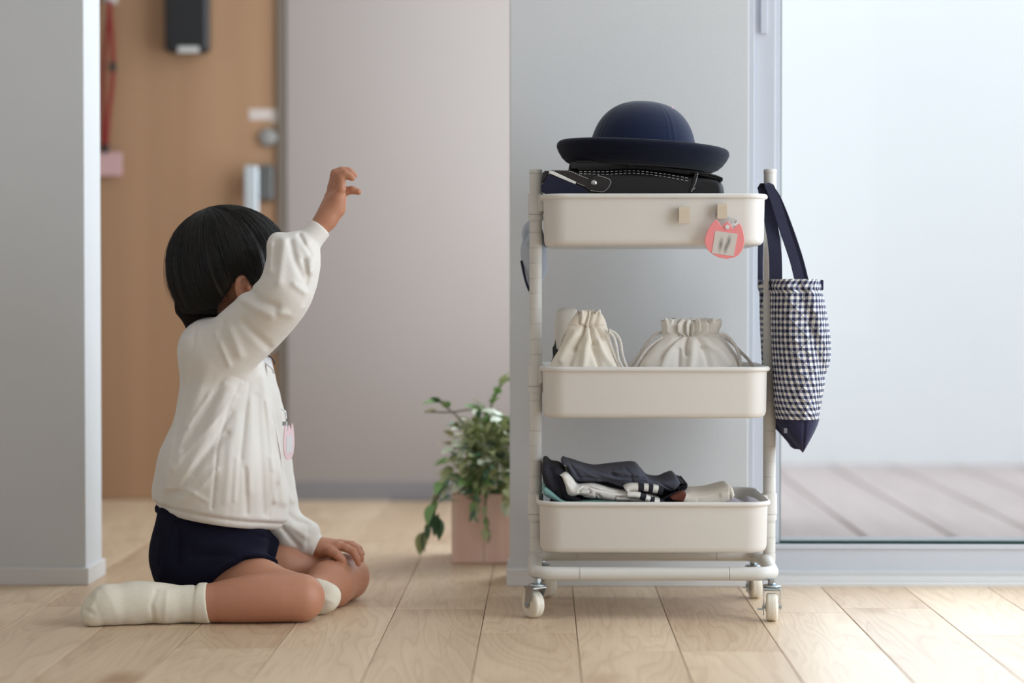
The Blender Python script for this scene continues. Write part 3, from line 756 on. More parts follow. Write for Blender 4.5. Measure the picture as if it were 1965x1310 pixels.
M_clear = mat('clear_white_strap', (214, 212, 208), .3)
ribbon(spline([P(1396, 437, YT + .003), P(1410, 432, YT + .004), P(1413, 426, YT + .006), P(1402, 420.5, YT + .008), P(1389, 417, YF - .007)], 14), .006, .0008, (.5, 0, 1)).make('loop_strap', M_clear, tg)
MB().tube(spline([P(1374, 419, YF - .012), P(1369, 414, YF - .008), P(1371, 409, YF - .005), P(1376, 411, YF - .004)], 12), .0006, 6).tube(spline([P(1393, 417, YF - .010), P(1401, 421, YF - .008), P(1404, 430, YF - .006), P(1412, 434, YF - .005)], 12), .0004, 6).make('pin_wire', M_zinc, tg)

# ================================================================== HAT AND BAG
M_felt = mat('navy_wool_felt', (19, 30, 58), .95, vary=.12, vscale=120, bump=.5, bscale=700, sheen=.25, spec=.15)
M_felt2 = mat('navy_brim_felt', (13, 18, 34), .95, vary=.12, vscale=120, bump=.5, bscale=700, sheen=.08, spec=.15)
hc = P(1233.5, 288, YM)
hat = thing('school_hat', 'navy felt school hat with upturned brim resting on the black bag', 'hat', (hc[0], hc[1], hc[2] - .031))
MT = Matrix.Translation(Vector(hc)) @ Matrix.Rotation(math.radians(3.4), 4, 'Y')
def turned(prof, n, seam=0, ell_=1.0):
    V = []; Fc = []
    for r, z in prof:
        for k_ in range(n):
            a = 2 * PI * k_ / n; rr = r
            if seam:
                dd = min(abs((a - s_ + PI) % (2 * PI) - PI) for s_ in seam); rr = r - .0011 * math.exp(-(dd / .018) ** 2) * min(1, r / .02) + .0009 * math.exp(-((dd - .05) / .03) ** 2) * min(1, r / .02)
            V.append(tuple(MT @ Vector((rr * math.cos(a), rr * math.sin(a) * ell_, z))))
    m = len(prof)
    for i in range(m - 1):
        for j in range(n): Fc.append((i * n + j, i * n + (j + 1) % n, (i + 1) * n + (j + 1) % n, (i + 1) * n + j)[::-1])
    return V, Fc
cp_ = spline([(.0008, .0812), (.022, .0800), (.044, .0735), (.063, .0605), (.077, .042), (.0855, .020), (.0905, -.002), (.093, -.026)], 40)
V, Fc = turned([tuple(p) for p in cp_], 160, [math.radians(-60), math.radians(-150), math.radians(30), math.radians(120)])
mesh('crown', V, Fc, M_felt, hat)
bp_ = [tuple(p) for p in spline([(.092, -.0255), (.103, -.0315), (.117, -.0315), (.131, -.0240), (.1405, -.0120), (.1445, -.0030), (.1440, .0030), (.1410, .0066), (.1370, .0080)], 44)]
bo = []
for i, (r, z) in enumerate(bp_):
    g = -.0005 if (i > 8 and i % 5 == 0) else 0; bo.append((r - g * .3, z + g))
inner = []
for i, (r, z) in enumerate(bp_):
    q0 = np.array(bp_[max(i - 1, 0)]); q1 = np.array(bp_[min(i + 1, 43)]); d_ = (q1 - q0) / np.linalg.norm(q1 - q0); inner.append((r - d_[1] * .0024, z + d_[0] * .0024))
inner = inner[::-1]
V, Fc = turned(bo + inner, 120, 0)
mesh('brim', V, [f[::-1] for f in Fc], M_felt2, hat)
M_rb = mat('pale_pink_thread', (226, 190, 204), .8)
pr = [P(1256, 204, YM - .015), P(1268, 205.5, YM - .02), P(1282, 207.5, YM - .022), P(1290, 207, YM - .02), P(1291.5, 203.5, YM - .018)]
o = ribbon(spline(pr, 16), .005, .002, (.2, 1, .3)).make('ribbon_tail', M_rb, hat); o['label'] = 'small pale pink ribbon end on top of the crown'

M_leather = mat('black_smooth_leather', (20, 20, 23), .38, vary=.08, vscale=20, bump=.15, bscale=300, spec=.4)
M_brown = mat('dark_brown_leather', (34, 28, 28), .5, vary=.08)
M_zip = mat('black_zip_tape', (22, 22, 24), .8)
M_navyweb = mat('navy_webbing', (24, 24, 50), .85, vary=.15, vscale=300, bump=.6, bscale=900)
M_thread = mat('white_thread', (225, 222, 216), .7)
Yb = 3.325
bag = thing('school_bag', 'black leather school bag with white stitching lying in the top tray', 'bag', tuple(np.array([P(1215, 400, 3.43)[0], 3.43, TR['top'][2]])))
zfloor = TR['top'][2]
def slab_poly(name, poly, Y0, Y1, m, parent, bevel=.006, seg=4, **kw):
    o = prism(poly, Y0, Y1).make(name, m, parent, smooth=True, ang=70)
    bv = o.modifiers.new('bevel', 'BEVEL'); bv.width = bevel; bv.segments = seg; bv.limit_method = 'ANGLE'; bv.angle_limit = math.radians(50)
    return o
ybt = 577 - (zfloor + .001 - CAMH) * F / Yb
top_c = [tuple(p) for p in spline([(1046, 333), (1065, 329), (1100, 327), (1160, 327.5), (1215, 327), (1270, 330), (1330, 337), (1375, 342), (1389, 350)], 26)]
slab_poly('bag_body', top_c + [(1391, 372), (1390, ybt), (1047, ybt)], Yb, 3.53, M_leather, bag, .010, 5)
lid = [tuple(p) for p in spline([(1091, 320), (1092, 313), (1104, 309.5), (1135, 308.5), (1180, 309), (1230, 315), (1290, 323), (1340, 330), (1372, 336), (1387, 342)], 30)]
low = [tuple(p) for p in spline([(1388, 348), (1330, 334.5), (1270, 327.8), (1215, 325), (1160, 325.5), (1096, 325.5)], 16)]
slab_poly('bag_lid', lid + low, Yb + .004, 3.52, M_leather, bag, .004, 3)
zp = spline([(1110, 323), (1160, 322.5), (1215, 319.5), (1270, 324.5), (1322, 331)], 70)
zb = MB()
for i, (x, y) in enumerate(zp):
    p = P(x, y, Yb + .0025); zb.box((p[0] - .0009, Yb + .0005, p[2] - .003), (p[0] + .0007, Yb + .006, p[2] + .003))
zo = zb.make('zip', M_zip, bag, smooth=False)
pip = MB().tube([P(x, y + 1, Yb + .003) for x, y in lid[2:]], .0017, 8).make('piping', M_leather, bag)
hp = spline([(1208, 318), (1213, 312), (1225, 310.5), (1255, 311.5), (1275, 315), (1284, 319)], 20)
ribbon([P(x, y, Yb - .003) for x, y in hp], .004, .008, (0, 0, 1)).make('carry_handle', M_leather, bag)
# right seam welt
slab_poly('welt', [(1333, 330), (1340.5, 331), (1337, 350), (1330, 372), (1321, 372), (1328, 350)], Yb - .003, Yb + .002, M_leather, bag, .001, 2)
# left strap tab
def c4(pts): return [(1030 + x / 9.357, 300 + y / 9.357) for x, y in pts]
slab_poly('strap_tab', c4([(230, 262), (300, 240), (560, 245), (660, 270), (800, 340), (960, 400), (1080, 330), (1220, 355), (1310, 390), (1350, 450), (1320, 540), (1260, 610), (1190, 645), (960, 640), (850, 560), (700, 480), (480, 370)]), Yb - .004, Yb + .0005, M_brown, bag, .0012, 2)
slab_poly('strap_side', c4([(100, 300), (150, 255), (228, 262), (200, 330), (130, 450), (75, 500)]), Yb - .003, Yb + .004, M_brown, bag, .001, 2)
slab_poly('webbing', c4([(212, 312), (450, 410), (700, 510), (880, 600), (960, 700), (240, 700), (80, 640), (78, 520), (135, 440)]), Yb - .006, Yb - .001, M_navyweb, bag, .001, 2)
slab_poly('white_piping', c4([(225, 262), (290, 262), (480, 350), (712, 460), (690, 500), (450, 400), (215, 300)]), Yb - .007, Yb - .004, M_thread, bag, .0008, 2)
c = P(1139.5, 351, Yb - .004)
MB().lathe([(.0001, .0032), (.0025, .003), (.0045, .0018), (.0052, 0), (.0001, 0)], c, 20, Matrix.Rotation(PI / 2, 4, 'X')).make('rivet', M_steel, bag)
st = MB()
def stitches(line, Y, step=9.0, ln=5.2, w=.00038):
    L = np.array(line, float); s = np.r_[0, np.cumsum(np.hypot(*np.diff(L, axis=0).T))]
    t = 0
    while t + ln < s[-1]:
        a = [np.interp(t, s, L[:, i]) for i in (0, 1)]; b = [np.interp(t + ln, s, L[:, i]) for i in (0, 1)]
        st.tube([P(a[0], a[1], Y), P(b[0], b[1], Y)], w, 5); t += step
stitches(spline([(1112, 329), (1160, 329.5), (1215, 327.5), (1270, 333), (1326, 342.5)], 20), Yb - .0002, 8.5, 5)
stitches(spline([(1112, 333), (1160, 334.5), (1215, 332), (1270, 338), (1325, 348)], 20), Yb - .0002, 8.5, 5)
stitches([(1339, 333), (1335, 350), (1327, 368)], Yb - .0035, 4.2, 2.6)
stitches([(1334, 360), (1324, 369)], Yb - .0035, 4, 2.4)
stitches(c4([(300, 252), (540, 256), (640, 280), (780, 345), (940, 405)]), Yb - .0045, 4.2, 2.8)
stitches(c4([(1100, 345), (1210, 372), (1300, 405), (1335, 455), (1300, 545), (1240, 610), (1180, 640), (970, 615)]), Yb - .0045, 3.6, 2.8)
stitches(c4([(730, 480), (890, 545)]), Yb - .0045, 4, 2.6)
st.make('stitching', M_thread, bag, smooth=False)['kind'] = 'stuff'

# ================================================================== POUCHES IN THE MIDDLE TRAY
M_linen = mat('cream_cotton', (230, 220, 204), .9, vary=.04, vscale=40, bump=.35, bscale=900)
M_linen2 = mat('pale_linen', (236, 230, 220), .9, vary=.04, vscale=40, bump=.35, bscale=900)
M_rope = mat('grey_cotton_rope', (226, 220, 212), .9, vary=.15, vscale=300, bump=1.0, bscale=500)
def pouch(name, label, rows, lines, m, Yc, seed):
    zf = TR['mid'][2]; yb = 577 - (zf + .0008 - CAMH) * F / Yc
    rows = rows + [(yb - 12, rows[-1][1], rows[-1][2], rows[-1][3], Yc), (yb, rows[-1][1] + 6, rows[-1][2] - 6, rows[-1][3] - .006, Yc)]
    V, Fc, UV = pillow(rows, 110, 200, 2.2, lines, .0012, 70, seed)
    ztop = V[:, 2].max(); w_ = np.clip(1 - (ztop - V[:, 2]) / .010, 0, 1); px_, py_ = pix(V)
    V[:, 2] += w_ * (.0022 * np.sin(px_ * .42 + seed) + .0016 * np.sin(px_ * .9 + 2) + .002 * np.sign(V[:, 1] - Yc) * np.sin(px_ * .2) - .001)
    V[:, 1] += w_ * .0025 * np.sin(px_ * .55)
    t = thing(name, label, 'pouch', (V[:, 0].mean(), Yc, zf + .0005))
    mesh('pouch_body', V, Fc, m, t)
    return t
Yl = 3.365
linesL = [([(1112, 594), (1111.5, 606), (1110, 620)], 2.2, -.005), ([(1129, 594), (1127, 606), (1121, 622)], 2.4, -.005), ([(1152, 600), (1147, 611), (1143, 622)], 2.6, -.006), ([(1099, 606), (1093, 616), (1091, 624)], 2.0, -.004),
          ([(1137, 596), (1133, 610), (1130, 622)], 1.8, -.003), ([(1120, 600), (1118, 618)], 4, .003),
          ([(1118, 628), (1116, 642), (1106, 658), (1098, 672)], 4.0, -.009), ([(1135, 628), (1136, 647), (1142, 662)], 3.5, -.008), ([(1145, 626), (1154, 642), (1158, 650)], 3, -.006),
          ([(1100, 674), (1090, 700)], 7, -.005), ([(1128, 650), (1124, 670), (1120, 704)], 7, .006), ([(1145, 655), (1160, 685), (1175, 704)], 6, .006), ([(1105, 640), (1092, 660), (1078, 690)], 6, .005), ([(1136, 664), (1146, 690), (1150, 704)], 5, -.005),
          ([(1090, 625), (1125, 627), (1166, 626)], 2.2, -.003)]
pl = pouch('drawstring_pouch', 'smaller cream drawstring pouch at the left end of the middle tray', [(596.5, 1109, 1153, .010, Yl), (606, 1102, 1158, .013, Yl), (618, 1093, 1163, .014, Yl), (626, 1089, 1165, .013, Yl), (636, 1088, 1168, .017, Yl), (650, 1083, 1172, .024, Yl), (668, 1074, 1178, .031, Yl), (690, 1060, 1185, .038, Yl), (710, 1052, 1192, .043, Yl), (745, 1050, 1196, .046, Yl)], linesL, M_linen, Yl, 3)
pl['group'] = 'drawstring pouches in the middle tray'
Yr = 3.40
linesR = [([(x, 612), (x - .5, 628), (x2, 643)], 2.4, -.0105) for x, x2 in ((1298.5, 1294), (1314.5, 1312), (1325.5, 1324), (1335, 1334), (1346, 1344), (1361, 1358))]
linesR += [([(x, 618), (x, 636)], 4, .006) for x in (1285, 1306, 1320, 1330, 1340, 1353, 1370)]
linesR += [([(1302, 645), (1290, 660), (1275, 675), (1268, 688)], 4, -.009), ([(1317, 648), (1314, 668), (1317, 680)], 3.5, -.008), ([(1340, 646), (1346, 658), (1349, 668)], 3.5, -.008), ([(1360, 644), (1366, 654), (1380, 664), (1400, 680)], 4, -.006),
           ([(1296, 655), (1280, 690), (1275, 704)], 7, .006), ([(1330, 655), (1328, 680), (1326, 704)], 7, .006), ([(1350, 660), (1375, 672), (1395, 700)], 7, .006), ([(1262, 665), (1240, 695)], 7, .004), ([(1302, 672), (1300, 704)], 5, -.005), ([(1352, 670), (1362, 704)], 5, -.005), ([(1272, 643), (1325, 645), (1380, 642)], 2.2, -.003)]
prr = pouch('drawstring_pouch', 'wider pale linen drawstring pouch at the right of the middle tray', [(613, 1270, 1384, .015, Yr), (622, 1269, 1385, .017, Yr), (634, 1270, 1380, .016, Yr), (642, 1270, 1379, .015, Yr), (648, 1266, 1388, .020, Yr), (658, 1256, 1398, .026, Yr), (672, 1243, 1408, .033, Yr), (700, 1222, 1425, .042, Yr), (725, 1214, 1434, .046, Yr), (750, 1212, 1437, .047, Yr)], linesR, M_linen2, Yr, 5)
prr['group'] = 'drawstring pouches in the middle tray'
def rope(t, pts, Y, r=.0026):
    s = spline([list(p) + [Y if np.isscalar(Y) else 0] for p in pts], 60)
    path = [P(a, b, c_) for a, b, c_ in s]
    b = MB()
    for ph in (0, 2 * PI / 3, 4 * PI / 3):
        pp = []
        for i, p in enumerate(path):
            tng = path[min(i + 1, 59)] - path[max(i - 1, 0)]; tng /= np.linalg.norm(tng); u = np.cross(tng, (0, 1, 0)); u /= np.linalg.norm(u); w_ = np.cross(tng, u)
            a = ph + i * .75; pp.append(p + (u * math.cos(a) + w_ * math.sin(a)) * r * .5)
        b.tube(pp, r * .62, 7)
    b.make('drawstring', M_rope, t)
rope(pl, [(1168, 633), (1181, 640), (1190, 655), (1194, 680), (1203, 706)], Yl - .012); rope(pl, [(1168, 636), (1177, 646), (1182, 662), (1187, 690), (1196, 708)], Yl - .02)
rope(pl, [(1089, 636), (1080, 644), (1076, 656), (1075, 668)], Yl + .004)
rope(prr, [(1271, 637), (1258, 642), (1243, 656), (1225, 682), (1207, 708)], Yr + .004); rope(prr, [(1270, 647), (1256, 656), (1238, 673), (1219, 706)], Yr - .014)
rope(prr, [(1379, 640), (1392, 642), (1406, 656), (1418, 680), (1422, 706)], Yr - .024); rope(prr, [(1382, 645), (1400, 654), (1420, 674), (1436, 690), (1446, 706)], Yr + .002)
# cream pouch behind
Yq = 3.47; zf = TR['mid'][2]; yb = 577 - (zf + .0008 - CAMH) * F / Yq
M_pale = mat('pale_cream_cloth', (222, 216, 206), .8, vary=.03)
V, Fc, UV = pillow([(590.5, 1080, 1098, .008, Yq), (593, 1073, 1106, .016, Yq), (602, 1067, 1112, .022, Yq), (630, 1064, 1116, .028, Yq), (700, 1060, 1125, .032, Yq), (yb - 10, 1062, 1122, .032, Yq), (yb, 1066, 1118, .028, Yq)], 40, 48, 2.3, (), .001, 60, 8)
bt = thing('cloth_case', 'plain pale case standing upright behind the smaller drawstring pouch', 'case', (V[:, 0].mean(), Yq, zf + .0005))
mesh('case_body', V, Fc, M_pale, bt)
o = slab_poly('strap', [(1066, 650), (1068, 668), (1072, 672), (1066, 684), (1056, 704), (1052, 720), (1056, 700), (1061, 684), (1060, 668), (1064, 660)], Yq - .045, Yq - .042, M_blk, bt, .0004, 1); o['label'] = 'black strap at the left of the case'

# ================================================================== CLOTHES IN THE BOTTOM TRAY
def drape(name, label, cat, top, bot, Y0, Y1, m, grp=None, n=60, nv=40, lines=(), noise=.0012, seed=1, expo=3.0, back=None, parent=None, uvs=False):
    """folded cloth: front profile between two pixel curves, extends back from Y0 to Y1"""
    T = spline(top, n); B = spline(bot, n); V = []
    for i in range(n):
        u = i / (n - 1); e = min(1, (min(u, 1 - u) / .06 + .05)) ** .5
        zt = P(T[i][0], T[i][1], Y0 + .02); zb = P(B[i][0], B[i][1], Y0 + .02)
        c = (zt + zb) / 2; hz = max((zt[2] - zb[2]) / 2 * e, .0008)
        Yc = (Y0 + Y1) / 2; hy = (Y1 - Y0) / 2 * (.9 + .1 * e)
        for j in range(nv):
            a = 2 * PI * j / nv; ct, s_ = math.cos(a), math.sin(a)
            V.append((c[0] + (zt[0] - zb[0]) / 2 * s_, Yc + hy * math.copysign(abs(ct) ** (2 / 6), ct), c[2] + hz * math.copysign(abs(s_) ** (2 / expo), s_)))
    V = np.array(V); Fc = []
    for i in range(n - 1):
        for j in range(nv): Fc.append((i * nv + j, i * nv + (j + 1) % nv, (i + 1) * nv + (j + 1) % nv, (i + 1) * nv + j))
    Fc.append(tuple(range(nv))[::-1]); Fc.append(tuple(range((n - 1) * nv, n * nv)))
    G = V.reshape(n, nv, 3); N = G - G.mean(1, keepdims=True); N /= np.linalg.norm(N, axis=2, keepdims=True) + 1e-9; N = N.reshape(-1, 3)
    d = noise * vnoise(V, 70, seed)
    if lines: d = d + folds(V, lines)
    V = V + N * d[:, None]
    o = mesh(name, V, Fc, m, parent)
    if parent is None: tag(o, label, cat, grp)
    return o
M_char = mat('charcoal_twill', (74, 76, 88), .9, vary=.1, vscale=60, bump=.4, bscale=600)
M_black = mat('black_navy_knit', (30, 29, 38), .92, vary=.1, bump=.4, bscale=600)
M_white = mat('white_knit', (224, 220, 212), .92, vary=.03, bump=.4, bscale=600)
M_teal = mat('pale_teal_cloth', (124, 164, 158), .9, vary=.1)
M_navy2 = mat('navy_cloth', (36, 36, 58), .9, vary=.1)
M_crm = mat('cream_folded_cotton', (220, 210, 196), .92, vary=.04, bump=.4, bscale=700)
M_gry = mat('grey_checked_cloth', (150, 144, 150), .92, vary=.25, vscale=500)
G = 'folded clothes in the bottom tray'
zl = TR['low'][2]
lowy = 1040
drape('folded_clothes', 'dark navy folded garment forming the bottom layer of the clothes pile', 'clothes', [(1052, 952), (1100, 960), (1180, 962), (1260, 962), (1330, 966)], [(1054, 1044), (1100, 1049), (1180, 1050), (1260, 1050), (1330, 1048)], 3.316, 3.52, M_navy2, G, seed=2)
drape('folded_towel', 'pale teal cloth peeking out at the left end of the clothes pile', 'cloth', [(1040, 938), (1044, 929), (1054, 934), (1068, 948), (1082, 958), (1110, 958), (1150, 956), (1180, 958), (1200, 961)], [(1041, 944), (1045, 952), (1056, 957), (1070, 962), (1082, 966), (1110, 966), (1150, 962), (1180, 963), (1200, 966)], 3.318, 3.50, M_teal, G, seed=4, lines=[([(1040, 941), (1048, 952), (1054, 953), (1060, 962)], 1.5, -.004)], noise=.0018)
drape('folded_trousers', 'black folded garment slumped at the left end of the clothes pile', 'clothes', [(1039.5, 896), (1043, 886), (1050, 885), (1058, 892), (1072, 894), (1082, 900), (1090, 912), (1098, 935), (1108, 950), (1120, 957)], [(1040, 915), (1044, 928), (1052, 942), (1062, 952), (1070, 959), (1080, 962), (1090, 963), (1098, 963), (1108, 963), (1120, 963)], 3.322, 3.49, M_black, G, seed=6, noise=.002, lines=[([(1055, 900), (1075, 930), (1080, 955)], 4, -.004), ([(1045, 905), (1060, 940)], 5, .004), ([(1053, 898), (1075, 904), (1090, 912)], 2.5, -.004)])
drape('folded_shirt', 'white folded knit shirt in the middle of the clothes pile', 'clothes', [(1072, 908), (1080, 905.5), (1090, 907), (1100, 917), (1108, 928), (1120, 928), (1135, 927), (1150, 930), (1170, 936), (1195, 941), (1220, 942), (1240, 946), (1262, 953)], [(1078, 913), (1083, 930), (1087, 949), (1096, 953), (1110, 950), (1120, 954), (1135, 957), (1150, 958), (1170, 961), (1195, 962), (1220, 963), (1240, 963), (1262, 964)], 3.312, 3.48, M_white, G, n=110, nv=64, seed=9, noise=.0012,
      lines=[([(1112, 944), (1120, 934), (1132, 934), (1150, 940), (1190, 945), (1225, 948)], 1.5, -.005), ([(1120, 941), (1130, 938), (1134, 944), (1127, 950), (1116, 952)], 1.4, -.004), ([(1145, 956), (1143, 948), (1148, 949), (1155, 956)], 1.6, -.005), ([(1165, 936), (1185, 941), (1200, 941)], 1.2, -.003), ([(1178, 962), (1182, 954), (1200, 953), (1230, 956)], 1.5, -.005), ([(1205, 962), (1214, 955), (1226, 958)], 1.5, -.005), ([(1092, 925), (1102, 935)], 4, -.003)])
drape('folded_trousers', 'charcoal grey folded trousers lying on top of the clothes pile', 'clothes', [(1077, 888), (1080, 881.5), (1088, 885), (1100, 888), (1115, 893), (1140, 899), (1165, 897), (1195, 893.5), (1222, 893), (1234, 905), (1246, 918), (1268, 921), (1284, 914), (1298, 910.5), (1304, 918)], [(1080, 890), (1084, 894), (1092, 901), (1098, 916), (1108, 924), (1140, 925), (1165, 926), (1195, 937), (1222, 938), (1234, 934), (1246, 932), (1268, 938), (1284, 943), (1298, 941), (1306, 933)], 3.332, 3.47, M_char, G, n=110, nv=64, seed=12, noise=.0016, expo=2.4,
      lines=[([(1095, 890), (1110, 915), (1130, 915), (1170, 923), (1240, 923)], 2.0, -.004), ([(1130, 901), (1160, 912), (1200, 922), (1240, 922)], 3, .003), ([(1145, 905), (1180, 912)], 3, -.004), ([(1175, 908), (1190, 916), (1235, 916)], 3, -.004), ([(1180, 903), (1225, 912)], 4, .003), ([(1100, 893), (1120, 903), (1150, 920)], 3, .003), ([(1120, 896), (1150, 903), (1190, 900)], 1.6, -.0025), ([(1155, 915), (1200, 930)], 1.6, -.0025), ([(1200, 898), (1212, 910), (1215, 930)], 1.8, -.003), ([(1105, 900), (1115, 920)], 1.6, -.003), ([(1262, 922), (1275, 932), (1290, 940)], 1.8, -.0025), ([(1085, 886), (1092, 900)], 1.6, -.003)])
def cuff(label, pts, w, Y0, Y1):
    # striped ribbed cuff: bands of one thing
    pts = np.array(pts, float); seg = [(0, .34, M_white), (.34, .50, M_black), (.50, .62, M_white), (.62, .74, M_black), (.74, .88, M_white), (.88, 1.0, M_black)]
    t = thing('striped_cuff', label, 'cuff', tuple(P(pts[:, 0].mean(), pts[:, 1].max(), Y0)), 'striped cuffs at the front of the clothes pile')
    S = spline(pts, 60)
    for a, b, m in seg:
        q = S[int(a * 59):int(b * 59) + 1]
        rings = []
        for i, (x, y) in enumerate(q):
            c = P(x, y, Y0 + .01); h = w
            j0 = int(a * 59) + i; d = S[min(j0 + 1, 59)] - S[max(j0 - 1, 0)]; d = d / np.linalg.norm(d); nrm = np.array([d[1], 0, d[0]])
            e = .55 if (a == 0 and i == 0) else 1
            rings.append([c + nrm * h * e * math.copysign(abs(math.sin(tt)) ** .7, math.sin(tt)) + np.array([0, (Y1 - Y0) / 2 * (math.copysign(abs(math.cos(tt)) ** .5, math.cos(tt)) + 1) - .01, 0]) for tt in [2 * PI * k_ / 24 for k_ in range(24)]])
        MB().loft(rings).make('cuff_body' if m is M_white and a == 0 else 'stripe', m, t, ang=60)
cuff('upper black-and-white striped cuff in the clothes pile', [(1201, 940), (1206, 936), (1220, 935), (1240, 936), (1256, 938), (1272, 942)], .0070, 3.312, 3.40)
cuff('lower striped cuff slanting down to the tray rim', [(1203, 949), (1222, 950), (1238, 955), (1250, 960), (1262, 964), (1274, 968)], .0062, 3.302, 3.40)
# rolled navy cloth
b = MB()
S = []
for i in range(60):
    a = i / 59 * 3.6 * PI; r = 10.5 - i * .13
    S.append((1308 + r * math.cos(-a + 2.2), 931 - r * math.sin(-a + 2.2)))
path = [(1265, 962), (1276, 954), (1290, 946), (1301, 942)] + S[8:]
def sheet(name, path, Y0, Y1, th, m, parent=None):
    Q = [P(x, y, Y0 + .01) for x, y in path]; ra = []
    for i, p in enumerate(Q):
        d = Q[min(i + 1, len(Q) - 1)] - Q[max(i - 1, 0)]; d /= np.linalg.norm(d); nr = np.array([-d[2], 0, d[0]]) * th / 2
        ra.append([(p[0] + nr[0], Y0, p[2] + nr[2]), (p[0] + nr[0], Y1, p[2] + nr[2]), (p[0] - nr[0], Y1, p[2] - nr[2]), (p[0] - nr[0], Y0, p[2] - nr[2])])
    return MB().loft(ra).make(name, m, parent, ang=50)
o = sheet('rolled_cloth', path, 3.335, 3.47, .0028, M_black); tag(o, 'rolled black cloth end right of the charcoal trousers', 'cloth', G)
drape('folded_cloth', 'cream folded cotton cloth right of the dark clothes in the bottom tray', 'cloth', [(1306, 944), (1320, 943), (1345, 943), (1365, 940), (1380, 936), (1398, 932), (1405, 935), (1408, 943)], [(1306, 963), (1320, 985), (1345, 985), (1365, 983), (1380, 975), (1398, 962), (1405, 957), (1408, 953)], 3.325, 3.47, M_crm, G, seed=15, lines=[([(1400, 934), (1401, 957)], 1.2, -.002), ([(1320, 950), (1360, 948), (1395, 940)], 3, -.002), ([(1340, 960), (1380, 950)], 3, -.003)], noise=.002)
drape('folded_cloth', 'small rust brown cloth fold between the dark clothes and the cream cloth', 'cloth', [(1284, 952), (1296, 946), (1308, 941), (1316, 943)], [(1290, 958), (1298, 960), (1307, 961), (1314, 954)], 3.318, 3.36, mat('rust_cloth', (104, 54, 40), .9, vary=.1), G, n=30, seed=18)
drape('folded_cloth', 'grey checked cloth bunched at the right end of the bottom tray', 'cloth', [(1372, 966), (1385, 959), (1396, 955.5), (1410, 957), (1424, 962), (1436, 956), (1445, 957), (1454, 960), (1463, 965)], [(1372, 1040), (1385, 1048), (1396, 1048), (1410, 1048), (1424, 1048), (1436, 1048), (1445, 1048), (1453, 1044), (1459, 1036)], 3.318, 3.40, M_gry, G, seed=21, noise=.0015)

# ================================================================== TOTE
M_ging = gingham()
M_navyq = mat('navy_quilted_cotton', (38, 38, 66), .9, vary=.15, vscale=60, bump=.5, bscale=500)
TY = 3.425; kf = 3.30 / TY
def tr_(y, xl, xr, dp): return (577 + (y - 577) * kf, 1045 + (xl - 1045) * kf, 1045 + (xr - 1045) * kf, dp, TY)
tl = [([(1535, 545), (1548, 600), (1568, 660), (1585, 720)], 9, -.006), ([(1512, 560), (1520, 640), (1540, 720), (1545, 800)], 12, .004), ([(1575, 570), (1590, 640), (1592, 720)], 8, .005), ([(1556, 560), (1575, 640)], 7, .004), ([(1500, 580), (1502, 800)], 3, -.0012),
      ([(1470, 557), (1595, 557)], 1.6, -.003), ([(1555, 620), (1575, 700), (1570, 790)], 7, -.004)]
def tote_part(nm, rows, m, parent, lines, nv=70, nz=.0012):
    V, Fc, UV = pillow([tr_(*r) for r in rows], nv, 150, 2.6, lines, nz, 50, 4)
    px_, py_ = pix(V); ry = np.array([r[0] for r in rows], float); rx = np.array([r[1] for r in rows], float)
    edge = (np.interp(py_, ry, rx) - 1045) / F * V[:, 1]
    V[:, 0] = np.where(V[:, 1] < 3.437, np.maximum(V[:, 0], edge), V[:, 0])
    near = (np.abs(V[:, 1] - YM) < .030) & (V[:, 0] < .43)
    lim = P(1477, 600, YM)[0] + .0115
    V[:, 0] = np.where(near & (np.abs(V[:, 1] - YM) < .013), np.maximum(V[:, 0], lim), V[:, 0])
    return mesh(nm, V, Fc, m, parent, uv=UV)
tz = P(1545, 873, 3.30)
tote = thing('tote_bag', 'navy and white gingham quilted tote hanging from the right post', 'bag', (P(1540, 700, 3.4)[0], 3.42, tz[2]))
tote_part('bag_body', [(535, 1474, 1590, .120), (545, 1473.5, 1591, .122), (556, 1474, 1592, .123), (560, 1476, 1590, .122), (600, 1477, 1597, .122), (650, 1479, 1604, .122), (700, 1481, 1604, .121), (740, 1483, 1598, .120), (780, 1485, 1592, .117), (807, 1488, 1587, .113)], M_ging, tote, tl)
o = tote_part('bag_bottom', [(806, 1488.5, 1586.5, .112), (812, 1490, 1586, .110), (826, 1501, 1580, .108), (842, 1516, 1571, .104), (856, 1529, 1562, .098), (866, 1538, 1555, .09), (873, 1543.5, 1549.5, .085)], M_navyq, tote, [([(1545, 805), (1541, 870)], 2, -.003), ([(1510, 815), (1530, 850)], 5, .003)], 40)
o['label'] = 'plain navy quilted lower end'
zt_ = P(1500, 536, 3.30)
# inner rim
top = P(1469, 353, 3.405)
def st_path(pts): return [P(*q_) for q_ in spline(pts, 26)]
wA = [.020] * 26
ribbon(st_path([(1466, 360, 3.395), (1478, 420, 3.385), (1487, 480, 3.36), (1489, 556, 3.335)]), .021, .0022, (1, 0, 0)).make('strap', M_navyweb, tote, smooth=False)
ribbon(st_path([(1461, 366, 3.398), (1471, 352, 3.395), (1484, 375, 3.385), (1505, 440, 3.37), (1525, 500, 3.36), (1536, 545, 3.345)]), .017, .0022, (1, .25, 0)).make('strap', M_navyweb, tote, smooth=False)
ribbon(st_path([(1475, 360, 3.40), (1490, 382, 3.40), (1515, 445, 3.42), (1533, 500, 3.44), (1545, 548, 3.45)]), .016, .0022, (1, -.2, 0)).make('strap', M_navyweb, tote, smooth=False)
ribbon(st_path([(1468, 356, 3.44), (1461, 420, 3.47), (1459.5, 480, 3.50), (1459, 552, 3.52)]), .010, .0022, (1, .6, 0)).make('strap', M_navyweb, tote, smooth=False)
